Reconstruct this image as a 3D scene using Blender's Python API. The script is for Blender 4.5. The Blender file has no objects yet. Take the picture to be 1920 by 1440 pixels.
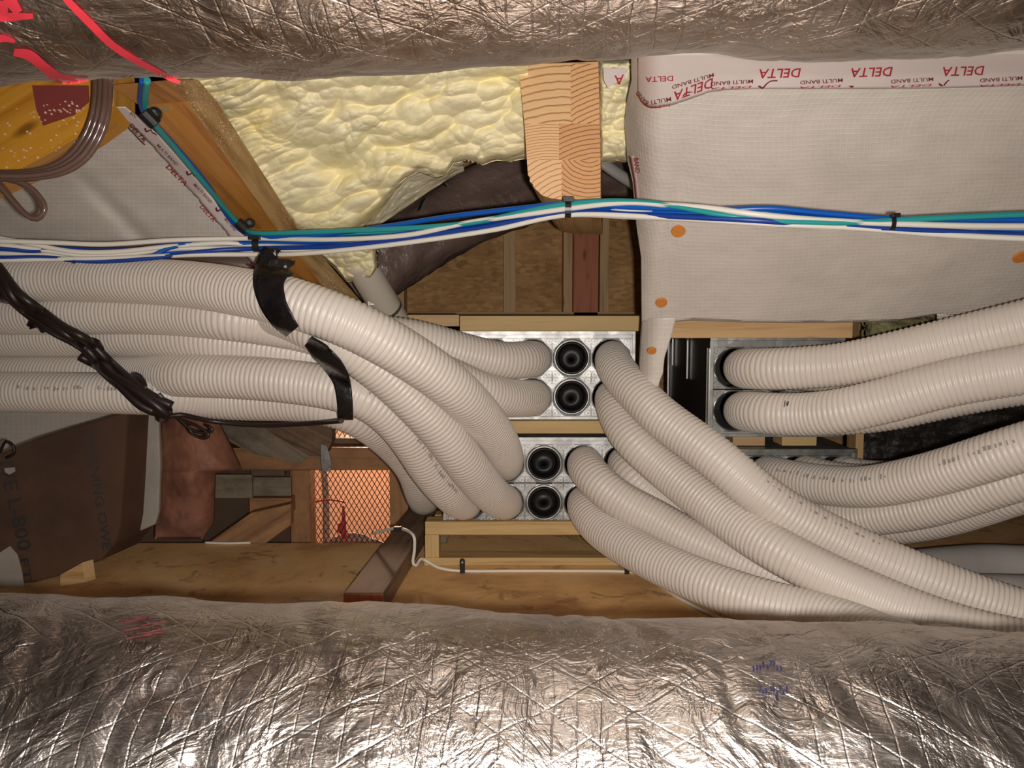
import bpy, math, random
import numpy as np
from mathutils import Vector, Matrix
random.seed(7); rng = np.random.RandomState(7)
S = bpy.context.scene; COL = S.collection

# ------------------------------------------------------------ camera
F = 1500.0; CAMZ = 0.51; PITCH = math.radians(4.57)
cam_d = bpy.data.cameras.new('camera'); cam = bpy.data.objects.new('camera', cam_d); COL.objects.link(cam)
cam.location = (0, 0, CAMZ); cam.rotation_euler = (math.pi/2 - PITCH, 0, 0)
cam_d.sensor_width = 36; cam_d.lens = 36*F/1920; cam_d.clip_start = 0.01
S.camera = cam
# ------------------------------------------------------------ world, lights, exposure
w = bpy.data.worlds.new('world'); S.world = w; w.use_nodes = True
w.node_tree.nodes['Background'].inputs[0].default_value = (0.60, 0.52, 0.47, 1)
w.node_tree.nodes['Background'].inputs[1].default_value = 0.26
def area_light(name, loc, aim, size, power, col):
    l = bpy.data.lights.new(name, 'AREA'); l.shape = 'DISK'; l.size = size; l.energy = power; l.color = col
    o = bpy.data.objects.new(name, l); COL.objects.link(o); o.location = loc
    o.rotation_euler = (Vector(aim)-Vector(loc)).to_track_quat('-Z', 'Y').to_euler(); return o
fl = bpy.data.lights.new('camera_flash', 'SPOT'); fl.energy = 50; fl.color = (1.0, 0.93, 0.86); fl.shadow_soft_size = 0.008
fl.spot_size = math.radians(128); fl.spot_blend = 1.0
flo = bpy.data.objects.new('camera_flash', fl); COL.objects.link(flo); flo.location = (0.03, -0.01, CAMZ-0.012)
flo.rotation_euler = (math.pi/2 - PITCH - math.radians(2), 0, 0)
rl = bpy.data.lights.new('far_room_bulb', 'POINT'); rl.energy = 40; rl.color = (1.0, 0.66, 0.45); rl.shadow_soft_size = 0.04
rlo = bpy.data.objects.new('far_room_bulb', rl); COL.objects.link(rlo); rlo.location = (-0.50, 2.85, 0.30)
vs = S.view_settings; vs.view_transform = 'Standard'; vs.look = 'None'; vs.gamma = 1; vs.exposure = 0.0; vs.use_curve_mapping = False

# ------------------------------------------------------------ geometry helpers
CAM = np.array([0, 0, CAMZ]); FW = np.array([0, math.cos(PITCH), -math.sin(PITCH)])
UP = np.array([0, math.sin(PITCH), math.cos(PITCH)]); RT = np.array([1.0, 0, 0])
def at(px, py, Y):
    d = FW + RT*((px-960)/F) + UP*((720-py)/F)
    return CAM + d*(Y/d[1])
def at_arr(px, py, Y):
    px, py, Y = np.broadcast_arrays(np.asarray(px, float), np.asarray(py, float), np.asarray(Y, float))
    d = FW + ((px-960)/F)[..., None]*RT + ((720-py)/F)[..., None]*UP
    return CAM + d*(Y/d[..., 1])[..., None]
def proj(P):
    d = P-CAM; z = d@FW
    return 960+F*(d@RT)/z, 720-F*(d@UP)/z
ORG = {}
def _world_origin(o): return ORG.get(o.name, np.zeros(3))
def tag(o, label=None, cat=None, group=None, kind=None):
    if label: o['label'] = label
    if cat: o['category'] = cat
    if group: o['group'] = group
    if kind: o['kind'] = kind
    return o
def thing(name, label, cat, loc, group=None):
    o = bpy.data.objects.new(name, None); COL.objects.link(o); o.location = tuple(loc)
    o.empty_display_size = 0.02
    ORG[o.name] = np.array(loc, float); return tag(o, label, cat, group)
def mesh(name, verts, faces, mats, parent=None, smooth=False, uv=None, mi=None):
    """one mesh object from world-space verts; uv per vertex (same order) or per loop"""
    V = np.asarray(verts, float)
    if parent is not None: org = _world_origin(parent)
    else: org = np.array([V[:, 0].mean(), V[:, 1].mean(), V[:, 2].min()])
    me = bpy.data.meshes.new(name)
    if isinstance(faces, np.ndarray) and faces.shape[1] == 4:
        n = len(faces)
        me.vertices.add(len(V)); me.vertices.foreach_set('co', (V-org).ravel())
        me.loops.add(n*4); me.loops.foreach_set('vertex_index', faces.ravel().astype(np.int32))
        me.polygons.add(n); me.polygons.foreach_set('loop_start', np.arange(0, n*4, 4, dtype=np.int32))
        me.polygons.foreach_set('loop_total', np.full(n, 4, dtype=np.int32))
        me.update(calc_edges=True)
    else:
        me.from_pydata((V-org).tolist(), [], [list(map(int, f)) for f in faces]); me.update()
    if not isinstance(mats, (list, tuple)): mats = [mats]
    for m in mats: me.materials.append(m)
    if mi is not None: me.polygons.foreach_set('material_index', np.asarray(mi, dtype=np.int32))
    if smooth: me.polygons.foreach_set('use_smooth', np.ones(len(me.polygons), dtype=bool))
    if uv is not None:
        l = me.uv_layers.new(name='uv'); uv = np.asarray(uv, float)
        if len(uv) == len(V):
            idx = np.zeros(len(me.loops), dtype=np.int32); me.loops.foreach_get('vertex_index', idx); uv = uv[idx]
        l.data.foreach_set('uv', uv.ravel())
    me.validate(); 
    o = bpy.data.objects.new(name, me); COL.objects.link(o)
    if parent is not None: o.parent = parent; ORG[o.name] = org
    else: o.location = tuple(org); ORG[o.name] = org
    return o
class MB:
    """collects pieces into one mesh"""
    def __init__(s): s.v = []; s.f = []; s.m = []; s.uv = []
    def add(s, v, f, m=0, L=(1, 0, 0)):
        b = len(s.v); v = [np.asarray(p, float) for p in v]; s.v += v; L = np.asarray(L, float)
        for q in f:
            s.f.append([b+i for i in q]); s.m.append(m)
            n = np.cross(v[q[1]]-v[q[0]], v[q[2]]-v[q[1]]); nn = np.linalg.norm(n); n = n/nn if nn > 1e-12 else np.array([0, 0, 1.])
            a = L-n*(L@n)
            if np.linalg.norm(a) < 0.3: a = np.array([0, 0, 1.])-n*n[2] if abs(n[2]) < .9 else np.array([1., 0, 0])
            a /= np.linalg.norm(a); c = np.cross(n, a)
            for i in q: s.uv.append((v[i]@a, v[i]@c))
        return s
    def box(s, lo, hi, m=0, L=None):
        x0, y0, z0 = lo; x1, y1, z1 = hi
        if L is None:
            d = [abs(x1-x0), abs(y1-y0), abs(z1-z0)]; L = np.eye(3)[int(np.argmax(d))]
        v = [(x0, y0, z0), (x1, y0, z0), (x1, y1, z0), (x0, y1, z0), (x0, y0, z1), (x1, y0, z1), (x1, y1, z1), (x0, y1, z1)]
        return s.add(v, [(0, 3, 2, 1), (4, 5, 6, 7), (0, 1, 5, 4), (1, 2, 6, 5), (2, 3, 7, 6), (3, 0, 4, 7)], m, L)
    def ext(s, pts, vec, m=0, L=None):
        p = [np.asarray(q, float) for q in pts]; vec = np.asarray(vec, float); n = len(p)
        v = p+[q+vec for q in p]
        f = [tuple(range(n)), tuple(range(2*n-1, n-1, -1))]+[(i, i+n, (i+1) % n+n, (i+1) % n) for i in range(n)]
        return s.add(v, f, m, vec/np.linalg.norm(vec) if L is None else L)
    def cyl(s, a, b, r, n=16, m=0, r2=None):
        a = np.asarray(a, float); b = np.asarray(b, float); d = b-a; d /= np.linalg.norm(d)
        u = np.cross(d, [0, 0, 1.]) if abs(d[2]) < .9 else np.cross(d, [1., 0, 0]); u /= np.linalg.norm(u); w_ = np.cross(d, u)
        r2 = r if r2 is None else r2
        A = [a+r*(u*math.cos(t)+w_*math.sin(t)) for t in np.linspace(0, 2*math.pi, n, endpoint=False)]
        B = [b+r2*(u*math.cos(t)+w_*math.sin(t)) for t in np.linspace(0, 2*math.pi, n, endpoint=False)]
        return s.add(A+B, [tuple(range(n-1, -1, -1)), tuple(range(n, 2*n))]+[(i, (i+1) % n, (i+1) % n+n, i+n) for i in range(n)], m, d)
    def out(s, name, mats, parent=None, bevel=0, smooth=False):
        o = mesh(name, s.v, s.f, mats, parent, smooth, s.uv, s.m)
        if bevel:
            b = o.modifiers.new('bevel', 'BEVEL'); b.width = bevel; b.segments = 2; b.limit_method = 'ANGLE'
        return o
def catmull(P, n=400):
    P = np.asarray(P, float); P = np.vstack([2*P[0]-P[1], P, 2*P[-1]-P[-2]]); out = []
    k = len(P)-3; m = max(2, n//k)
    for i in range(k):
        a, b, c, d = P[i:i+4]; t = np.linspace(0, 1, m, endpoint=False)[:, None]
        out.append(.5*((2*b)+(-a+c)*t+(2*a-5*b+4*c-d)*t*t+(-a+3*b-3*c+d)*t**3))
    out.append(P[-2][None]); return np.vstack(out)
def resample(P, step):
    s = np.r_[0, np.cumsum(np.linalg.norm(np.diff(P, axis=0), axis=1))]
    n = max(2, int(round(s[-1]/step))+1); q = np.linspace(0, s[-1], n)
    return np.stack([np.interp(q, s, P[:, k]) for k in range(P.shape[1])], 1), q
def frames(P):
    T = np.gradient(P, axis=0); T /= np.linalg.norm(T, axis=1)[:, None]+1e-12
    u = np.cross(T[0], [0, 0, 1.]); u = u/np.linalg.norm(u) if np.linalg.norm(u) > .1 else np.array([1., 0, 0]); U = [u]
    for i in range(1, len(P)):
        u = U[-1]-T[i]*(U[-1]@T[i]); U.append(u/np.linalg.norm(u))
    U = np.array(U); return T, U, np.cross(T, U)
def sweep(P, R, seg=24, flat=1.0):
    """tube verts/faces/uv along P with radius array R"""
    T, U, W = frames(P); a = np.linspace(0, 2*math.pi, seg, endpoint=False)
    V = P[:, None, :]+R[:, None, None]*(np.cos(a)[None, :, None]*U[:, None, :]+flat*np.sin(a)[None, :, None]*W[:, None, :])
    n = len(P); i = np.arange(n-1)[:, None]*seg; j = np.arange(seg)[None, :]; j2 = (j+1) % seg
    Fq = np.stack([i+j, i+j2, i+seg+j2, i+seg+j], -1).reshape(-1, 4)
    s = np.r_[0, np.cumsum(np.linalg.norm(np.diff(P, axis=0), axis=1))]
    uv = np.stack(np.broadcast_arrays(s[:, None], (a*R.mean())[None, :]), -1).reshape(-1, 2)
    return V.reshape(-1, 3), Fq, uv
def tube(name, P, r, mat, parent=None, seg=12, step=0.006, flat=1.0, caps=True):
    P, q = resample(catmull(P), step); R = np.full(len(P), r)
    if caps:
        R = np.r_[r*.05, r*.7, R, r*.7, r*.05]; e = (P[1]-P[0]); e2 = (P[-1]-P[-2])
        P = np.vstack([P[0]-e*1e-3, P[0]-e*5e-4, P, P[-1]+e2*5e-4, P[-1]+e2*1e-3])
    V, f, uv = sweep(P, R, seg, flat)
    return mesh(name, V, f, mat, parent, True, uv)
def grid_faces(nu, nv):
    i = np.arange(nv-1)[:, None]*nu; j = np.arange(nu-1)[None, :]
    return np.stack([i+j, i+j+1, i+nu+j+1, i+nu+j], -1).reshape(-1, 4)
def surf(name, P, mat, parent=None, uv=None, thick=0.0, off=1.0):
    """P: (nv,nu,3) grid"""
    nv, nu = P.shape[:2]; o = mesh(name, P.reshape(-1, 3), grid_faces(nu, nv), mat, parent, True, None if uv is None else uv.reshape(-1, 2))
    if thick:
        m = o.modifiers.new('thickness', 'SOLIDIFY'); m.thickness = thick; m.offset = off
    return o
_tab = rng.rand(512, 512)
def vnoise(x, y):
    xi = np.floor(x).astype(int); yi = np.floor(y).astype(int); fx = x-xi; fy = y-yi
    fx = fx*fx*(3-2*fx); fy = fy*fy*(3-2*fy); g = lambda a, b: _tab[a % 512, b % 512]
    return (g(xi, yi)*(1-fx)+g(xi+1, yi)*fx)*(1-fy)+(g(xi, yi+1)*(1-fx)+g(xi+1, yi+1)*fx)*fy
def fbm(x, y, o=4):
    s = 0; a = .5
    for k in range(o): s = s+a*vnoise(x*2**k+17*k, y*2**k+31*k); a *= .5
    return s
def worley(x, y):
    xi = np.floor(x).astype(int); yi = np.floor(y).astype(int); d1 = np.full(x.shape, 9.)
    for a in (-1, 0, 1):
        for b in (-1, 0, 1):
            cx = xi+a+_tab[(xi+a) % 512, (yi+b) % 512]; cy = yi+b+_tab[(yi+b+99) % 512, (xi+a+7) % 512]
            d1 = np.minimum(d1, np.hypot(x-cx, y-cy))
    return d1
def slab(name, P, mat_, parent, thick):
    nv, nu = P.shape[:2]; f = grid_faces(nu, nv); n = nu*nv; B = P.copy(); B[..., 1] = P[..., 1].mean()+thick; B = P*.0+np.stack([P[..., 0], np.maximum(B[..., 1], P[..., 1]+.01), P[..., 2]], -1)
    c = np.r_[np.arange(nu), np.arange(1, nv)*nu+nu-1, (nv-1)*nu+np.arange(nu-2, -1, -1), np.arange(nv-2, 0, -1)*nu]; d = np.roll(c, -1)
    rim = np.stack([c, c+n, d+n, d], -1); return mesh(name, np.vstack([P.reshape(-1, 3), B.reshape(-1, 3)]), np.vstack([f[:, ::-1], f+n, rim]), mat_, parent, True)
def plerp(x, pts):
    a = np.array(pts, float); return np.interp(x, a[:, 0], a[:, 1])

# ------------------------------------------------------------ materials
def mat(name, base=(.8, .8, .8), rough=.5, metal=0.0, spec=.5):
    m = bpy.data.materials.new(name); m.use_nodes = True; b = m.node_tree.nodes['Principled BSDF']
    b.inputs['Base Color'].default_value = (*base, 1); b.inputs['Roughness'].default_value = rough
    b.inputs['Metallic'].default_value = metal; b.inputs['Specular IOR Level'].default_value = spec
    return m
class NT:
    def __init__(s, m): s.t = m.node_tree; s.b = s.t.nodes['Principled BSDF']
    def n(s, typ, **kw):
        x = s.t.nodes.new(typ)
        for k, v in kw.items():
            if k in x.inputs: x.inputs[k].default_value = v
            else: setattr(x, k, v)
        return x
    def l(s, a, b): s.t.links.new(a, b)
    def math(s, op, a, b=None, c=None):
        x = s.t.nodes.new('ShaderNodeMath'); x.operation = op
        for k, v in enumerate((a, b, c)):
            if v is None: continue
            if isinstance(v, (int, float)): x.inputs[k].default_value = v
            else: s.l(v, x.inputs[k])
        return x.outputs[0]
    def mapping(s, src, scale=(1, 1, 1), loc=(0, 0, 0), rot=(0, 0, 0)):
        x = s.n('ShaderNodeMapping'); x.inputs['Scale'].default_value = scale; x.inputs['Location'].default_value = loc
        x.inputs['Rotation'].default_value = rot; s.l(src, x.inputs[0]); return x.outputs[0]
    def coord(s, k='UV'): return s.n('ShaderNodeTexCoord').outputs[k]
    def noise(s, vec, scale, detail=3, rough=.5, dist=0):
        x = s.n('ShaderNodeTexNoise'); x.inputs['Scale'].default_value = scale; x.inputs['Detail'].default_value = detail
        x.inputs['Roughness'].default_value = rough; x.inputs['Distortion'].default_value = dist; s.l(vec, x.inputs['Vector']); return x.outputs['Fac']
    def ramp(s, fac, stops):
        x = s.n('ShaderNodeValToRGB'); e = x.color_ramp.elements
        while len(e) < len(stops): e.new(.5)
        for el, (p, c) in zip(e, stops): el.position = p; el.color = (*c, 1) if len(c) == 3 else c
        s.l(fac, x.inputs[0]); return x.outputs[0]
    def mix(s, fac, a, b, mode='MIX'):
        x = s.n('ShaderNodeMix'); x.data_type = 'RGBA'; x.blend_type = mode
        for v, k in ((fac, 0), (a, 6), (b, 7)):
            if isinstance(v, (int, float)): x.inputs[k].default_value = v
            elif isinstance(v, tuple): x.inputs[k].default_value = (*v, 1)
            else: s.l(v, x.inputs[k])
        return x.outputs[2]
    def bump(s, h, strength=.5, dist=.002, prev=None):
        x = s.n('ShaderNodeBump'); x.inputs['Strength'].default_value = strength; x.inputs['Distance'].default_value = dist
        s.l(h, x.inputs['Height'])
        if prev is not None: s.l(prev, x.inputs['Normal'])
        return x.outputs[0]
    def col(s, c): s.l(c, s.b.inputs['Base Color'])
    def nrm(s, c): s.l(c, s.b.inputs['Normal'])
def wood(name, light, dark, rough=.6, ring=9, dirt=0.0, seed=0., knots=True):
    m = mat(name, light, rough, spec=.35); t = NT(m); uv = t.coord()
    v = t.mapping(uv, (2.2, 38, 1), (seed, seed*1.7, 0)); n = t.noise(v, 1.0, 5, .6, .6)
    v2 = t.mapping(uv, (9, 420, 1), (seed, 0, 0)); f = t.noise(v2, 1.0, 2)
    c = t.ramp(n, [(.32, dark), (.48, light), (.6, tuple(x*1.08 for x in light)), (.7, tuple((x+y)/2 for x, y in zip(light, dark)))])
    c = t.mix(t.math('MULTIPLY', f, .22), c, dark)
    if knots:
        vo = t.n('ShaderNodeTexVoronoi', Scale=1.0); t.l(t.mapping(uv, (5.5, 16, 1), (seed*3, .3, 0)), vo.inputs['Vector'])
        k = t.ramp(vo.outputs['Distance'], [(.05, (1, 1, 1)), (.13, (0, 0, 0))])
        c = t.mix(t.math('MULTIPLY', k, .75), c, tuple(x*.35 for x in dark))
    if dirt:
        d = t.noise(t.mapping(uv, (7, 7, 1)), 1.0, 6, .7); d = t.ramp(d, [(.45, (0, 0, 0)), (.62, (1, 1, 1))])
        c = t.mix(t.math('MULTIPLY', d, dirt), c, (.05, .035, .025))
    t.col(c); t.nrm(t.bump(t.math('ADD', n, f), .35, .001)); return m
def speck(t, c, col, scale=260, thr=.72, amt=1.0):
    n = t.noise(t.coord('Object'), scale, 2); k = t.ramp(n, [(thr, (0, 0, 0)), (thr+.02, (1, 1, 1))])
    big = t.ramp(t.noise(t.coord('Object'), 9, 2), [(.45, (0, 0, 0)), (.6, (1, 1, 1))])
    return t.mix(t.math('MULTIPLY', t.math('MULTIPLY', k, big), amt), c, col)

M = {}
M['pine'] = wood('pale_pine', (.62, .40, .19), (.42, .23, .09))
M['pine2'] = wood('yellow_pine', (.60, .42, .19), (.44, .27, .10), seed=3.1)
M['studwood'] = wood('aged_stud', (.60, .39, .20), (.42, .25, .11), seed=5.)
M['redwood'] = wood('red_brown_post', (.50, .17, .08), (.28, .085, .04), seed=7.)
M['varnish'] = wood('amber_varnished_pine', (.66, .29, .06), (.34, .10, .018), .32, seed=2.2)
M['yellow'] = wood('yellow_varnish', (.55, .26, .03), (.36, .13, .01), .3, seed=4.2)
M['darkwood'] = wood('dark_old_timber', (.25, .155, .095), (.12, .07, .04), .7, dirt=.6, seed=6.)
M['midwood'] = wood('brown_old_timber', (.42, .21, .09), (.23, .11, .045), .6, dirt=.35, seed=8.)
M['greywood'] = wood('grey_stained_timber', (.27, .22, .15), (.16, .125, .085), .7, dirt=.5, seed=9.)
def sawn():
    m = mat('sawn_amber_face', (.4, .25, .1), .7); t = NT(m); uv = t.coord()
    n = t.noise(t.mapping(uv, (6, 60, 1)), 1, 5, .6); c = t.ramp(n, [(.35, (.27, .13, .04)), (.6, (.46, .29, .12))])
    c = speck(t, c, (.78, .66, .42), 420, .60, .9); t.col(c); t.nrm(t.bump(t.noise(t.coord('Object'), 500, 3), .4, .001)); return m
M['sawn'] = sawn()
def osb():
    m = mat('chip_board', (.3, .2, .1), .75); t = NT(m); o = t.coord('Object')
    d = t.n('ShaderNodeTexVoronoi', Scale=1.0); vv = t.mapping(o, (45, 45, 110)); t.l(vv, d.inputs['Vector'])
    c = t.ramp(t.n('ShaderNodeSeparateColor').outputs[0] if 0 else t.noise(d.outputs['Color'], 3.0, 0), [(.3, (.34, .17, .06)), (.5, (.54, .30, .11)), (.7, (.70, .43, .18))])
    k = t.ramp(t.noise(o, 5, 4, .6), [(.35, (.30, .15, .05)), (.6, (.62, .36, .14))]); c = t.mix(.5, c, k)
    t.col(c); t.nrm(t.bump(t.noise(vv, 2, 3), .35, .002)); return m
M['osb'] = osb()
def floor_mat():
    m = mat('dusty_chipboard', (.3, .18, .1), .7); t = NT(m); o = t.coord('Object')
    n = t.noise(o, 3.2, 7, .68, .4); c = t.ramp(n, [(.33, (.48, .24, .09)), (.46, (.82, .48, .20)), (.6, (.92, .60, .27)), (.72, (.93, .66, .34))])
    st = t.ramp(t.noise(t.mapping(o, (1, 1, 1), (4, 2, 0)), 11, 5, .7, 1.0), [(.36, (1, 1, 1)), (.43, (0, 0, 0))]); c = t.mix(t.math('MULTIPLY', st, .55), c, (.24, .11, .05))
    c = speck(t, c, (.8, .66, .42), 70, .70, .8); c = speck(t, c, (.55, .42, .25), 210, .68, .7)
    t.col(c); t.nrm(t.bump(t.noise(o, 120, 4), .3, .002)); return m
M['floor'] = floor_mat()
def foil(name, s=1.0):
    m = mat(name, (.80, .77, .74), .2, 1.0); t = NT(m); uv = t.coord(); sx = t.n('ShaderNodeSeparateXYZ'); t.l(uv, sx.inputs[0]); x, y = sx.outputs[0], sx.outputs[1]
    wob = t.math('MULTIPLY', t.noise(uv, 14, 2), .012); x = t.math('ADD', x, wob)
    def line(u, wd):
        f = t.math('ABSOLUTE', t.math('SUBTRACT', t.math('FRACT', u), .5)); r = t.n('ShaderNodeMapRange'); t.l(f, r.inputs[0])
        r.inputs[1].default_value = 0; r.inputs[2].default_value = wd; r.inputs[3].default_value = 1; r.inputs[4].default_value = 0; return r.outputs[0]
    a = t.math('ADD', t.math('DIVIDE', x, .056), t.math('DIVIDE', y, .036)); b = t.math('SUBTRACT', t.math('DIVIDE', x, .056), t.math('DIVIDE', y, .036))
    L = t.math('MAXIMUM', line(a, .035), line(b, .035)); L2 = line(t.math('DIVIDE', x, .0155), .06)
    seg = t.ramp(t.noise(uv, 7, 2), [(.42, (0, 0, 0)), (.55, (1, 1, 1))]); L = t.math('MAXIMUM', L, t.math('MULTIPLY', L2, seg))
    n1 = t.noise(uv, 24, 4, .55, 1.6); cr = t.math('ABSOLUTE', t.math('SUBTRACT', n1, .5))
    n2 = t.noise(t.mapping(uv, (1.0, 2.6, 1), rot=(0, 0, .5)), 34, 4, .6, 2.0); cr2 = t.math('ABSOLUTE', t.math('SUBTRACT', n2, .5))
    fine = t.noise(uv, 260, 2)
    p = t.bump(cr, .5*s, .010); p = t.bump(cr2, .28*s, .005, p); p = t.bump(L, .35, .0010, p); p = t.bump(fine, .2, .0004, p); t.nrm(p)
    st = t.ramp(t.noise(uv, 9, 4, .6), [(.3, (.53, .475, .43)), (.7, (.74, .67, .62))]); t.col(st)
    ro = t.n('ShaderNodeMapRange'); t.l(t.noise(uv, 18, 3), ro.inputs[0]); ro.inputs[3].default_value = .22; ro.inputs[4].default_value = .42; t.l(ro.outputs[0], t.b.inputs['Roughness'])
    return m
M['foil'] = foil('crinkled_foil')
def membrane(name, base, dark=.86):
    m = mat(name, base, .42, spec=.45); t = NT(m); uv = t.coord(); sx = t.n('ShaderNodeSeparateXYZ'); t.l(uv, sx.inputs[0])
    def line(u, per, wd):
        f = t.math('ABSOLUTE', t.math('SUBTRACT', t.math('FRACT', t.math('DIVIDE', u, per)), .5)); r = t.n('ShaderNodeMapRange'); t.l(f, r.inputs[0])
        r.inputs[1].default_value = 0; r.inputs[2].default_value = wd; r.inputs[3].default_value = 1; r.inputs[4].default_value = 0; return r.outputs[0]
    g = t.math('MAXIMUM', line(sx.outputs[0], .0085, .16), line(sx.outputs[1], .0085, .16))
    n = t.noise(uv, 8, 4, .6); c = t.ramp(n, [(.3, tuple(x*dark for x in base)), (.7, base)])
    t.col(t.mix(t.math('MULTIPLY', g, .16), c, (1, .98, .94))); p = t.bump(g, .45, .0006); p = t.bump(t.noise(uv, 26, 3), .5, .004, p); t.nrm(p); return m
M['membrane'] = membrane('reinforced_vapour_membrane', (.74, .67, .60))
def foam_mat():
    m = mat('spray_foam', (.78, .68, .38), .5, spec=.4); t = NT(m); o = t.coord('Object')
    c = t.ramp(t.noise(o, 7, 4, .6), [(.35, (.92, .84, .56)), (.58, (.95, .85, .50)), (.72, (.97, .84, .36))]); t.col(c)
    v = t.n('ShaderNodeTexVoronoi', Scale=38.); t.l(t.mapping(o, (1, 1, 1.6)), v.inputs['Vector'])
    p = t.bump(t.noise(o, 22, 3, .5, .4), .5, .012); p = t.bump(t.noise(o, 190, 2), .18, .001, p); t.nrm(p)
    t.b.inputs['Subsurface Weight'].default_value = 0; return m
M['foam'] = foam_mat()
def hose_mat():
    m = mat('cream_corrugated_plastic', (.74, .67, .60), .38, spec=.45); t = NT(m); o = t.coord('Object')
    c = t.ramp(t.noise(o, 6, 4, .6), [(.3, (.69, .615, .54)), (.7, (.77, .70, .63))])
    d = t.ramp(t.noise(o, 16, 5, .75), [(.66, (0, 0, 0)), (.76, (1, 1, 1))]); t.col(t.mix(t.math('MULTIPLY', d, .25), c, (.48, .42, .33))); return m
M['hose'] = hose_mat()
def galv(name, base=(.62, .63, .63), rough=.3):
    m = mat(name, base, rough, 1.0); t = NT(m); o = t.coord('Object')
    v = t.n('ShaderNodeTexVoronoi', Scale=55.); t.l(o, v.inputs['Vector']); s = t.noise(v.outputs['Color'], 2, 0)
    c = t.ramp(s, [(.3, tuple(x*.72 for x in base)), (.7, base)]); t.col(c)
    r = t.n('ShaderNodeMapRange'); t.l(t.noise(o, 30, 4), r.inputs[0]); r.inputs[3].default_value = rough*.9; r.inputs[4].default_value = rough*1.5; t.l(r.outputs[0], t.b.inputs['Roughness'])
    t.nrm(t.bump(t.noise(o, 18, 3), .3, .004)); return m
M['galv'] = galv('galvanised_steel', (.55, .55, .54), .42); M['galv_dark'] = galv('dull_galvanised_steel', (.42, .42, .40), .4)
M['black_rubber'] = mat('black_rubber', (.010, .009, .009), .42, spec=.3); M['black'] = mat('black_plastic', (.012, .011, .012), .35)
M['blacklining'] = mat('black_lining', (.014, .010, .009), .6)
def tape_mat():
    m = mat('black_tape', (.010, .009, .009), .34, spec=.25); t = NT(m); o = t.coord('Object')
    c = speck(t, (.010, .009, .009) if 0 else t.ramp(t.noise(o, 30, 2), [(.4, (.008, .007, .007)), (.6, (.016, .014, .014))]), (.25, .24, .23), 500, .66, .5); t.col(c)
    t.nrm(t.bump(t.noise(o, 60, 4), .6, .003)); return m
M['tape'] = tape_mat()
M['blue'] = mat('blue_jacket', (.004, .09, .42), .35); M['dblue'] = mat('dark_blue_jacket', (.008, .045, .27), .4)
M['teal'] = mat('teal_jacket', (.025, .30, .30), .35); M['white'] = mat('white_jacket', (.74, .70, .62), .4)
M['red'] = mat('red_print', (.42, .02, .035), .45); M['darkred'] = mat('dark_red_print', (.16, .02, .03), .5)
M['tape_white'] = mat('white_tape', (.72, .62, .59), .3); M['pink'] = mat('pale_pink_print', (.62, .42, .42), .4)
M['marker'] = mat('red_marker', (.50, .028, .045), .5); M['bluepen'] = mat('blue_pen', (.012, .012, .05), .5); M['dredpen'] = mat('dull_red_marker', (.13, .03, .035), .6)
M['orange'] = mat('orange_plastic', (.66, .24, .045), .4); M['pvc'] = mat('white_pvc', (.66, .59, .49), .3)
M['steel'] = mat('bright_steel', (.75, .73, .70), .25, 1.0); M['ink'] = mat('grey_ink', (.36, .325, .29), .6); M['blackink'] = mat('black_ink', (.012, .01, .01), .6)
M['copper'] = mat('translucent_brown_jacket', (.13, .075, .06), .16, spec=.8)
M['maroon'] = mat('maroon_patch', (.20, .035, .03), .5); M['kraft'] = None
def noisy(name, a, b, scale=8, rough=.6, bump=.3, bs=60, bd=.003, metal=0.):
    m = mat(name, a, rough, metal); t = NT(m); o = t.coord('Object'); t.col(t.ramp(t.noise(o, scale, 5, .6), [(.33, a), (.67, b)])); t.nrm(t.bump(t.noise(o, bs, 4), bump, bd)); return m
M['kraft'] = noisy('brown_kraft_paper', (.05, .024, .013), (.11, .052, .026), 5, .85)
M['kraft_red'] = noisy('reddish_kraft_paper', (.20, .08, .05), (.50, .22, .13), 9, .65, .4, 20, .01)
M['greycloth'] = noisy('grey_membrane_strip', (.30, .265, .225), (.40, .36, .31), 12, .7, .3, 400, .001)
M['darksheet'] = noisy('dark_brown_sheet', (.11, .072, .058), (.20, .135, .11), 6, .38, .7, 16, .02)
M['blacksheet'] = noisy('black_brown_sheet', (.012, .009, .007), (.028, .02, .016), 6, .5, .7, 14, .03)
M['peach'] = noisy('peach_plaster', (.62, .34, .22), (.70, .42, .28), 2, .8, .1)
M['wool'] = noisy('mineral_wool', (.16, .14, .06), (.36, .33, .17), 16, .9, .9, 60, .01)
M['film'] = noisy('foam_stained_film', (.36, .31, .20), (.50, .45, .31), 9, .4, .5, 22, .012)
M['meshmetal'] = mat('rusty_expanded_metal', (.10, .055, .04), .45, .6)
M['greyhose'] = noisy('grey_netting', (.40, .37, .34), (.48, .445, .41), 8, .6, .3, 300, .001)
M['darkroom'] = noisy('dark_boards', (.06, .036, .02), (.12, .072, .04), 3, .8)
M['amberglue'] = mat('resin_blob', (.62, .44, .12), .3)
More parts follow.
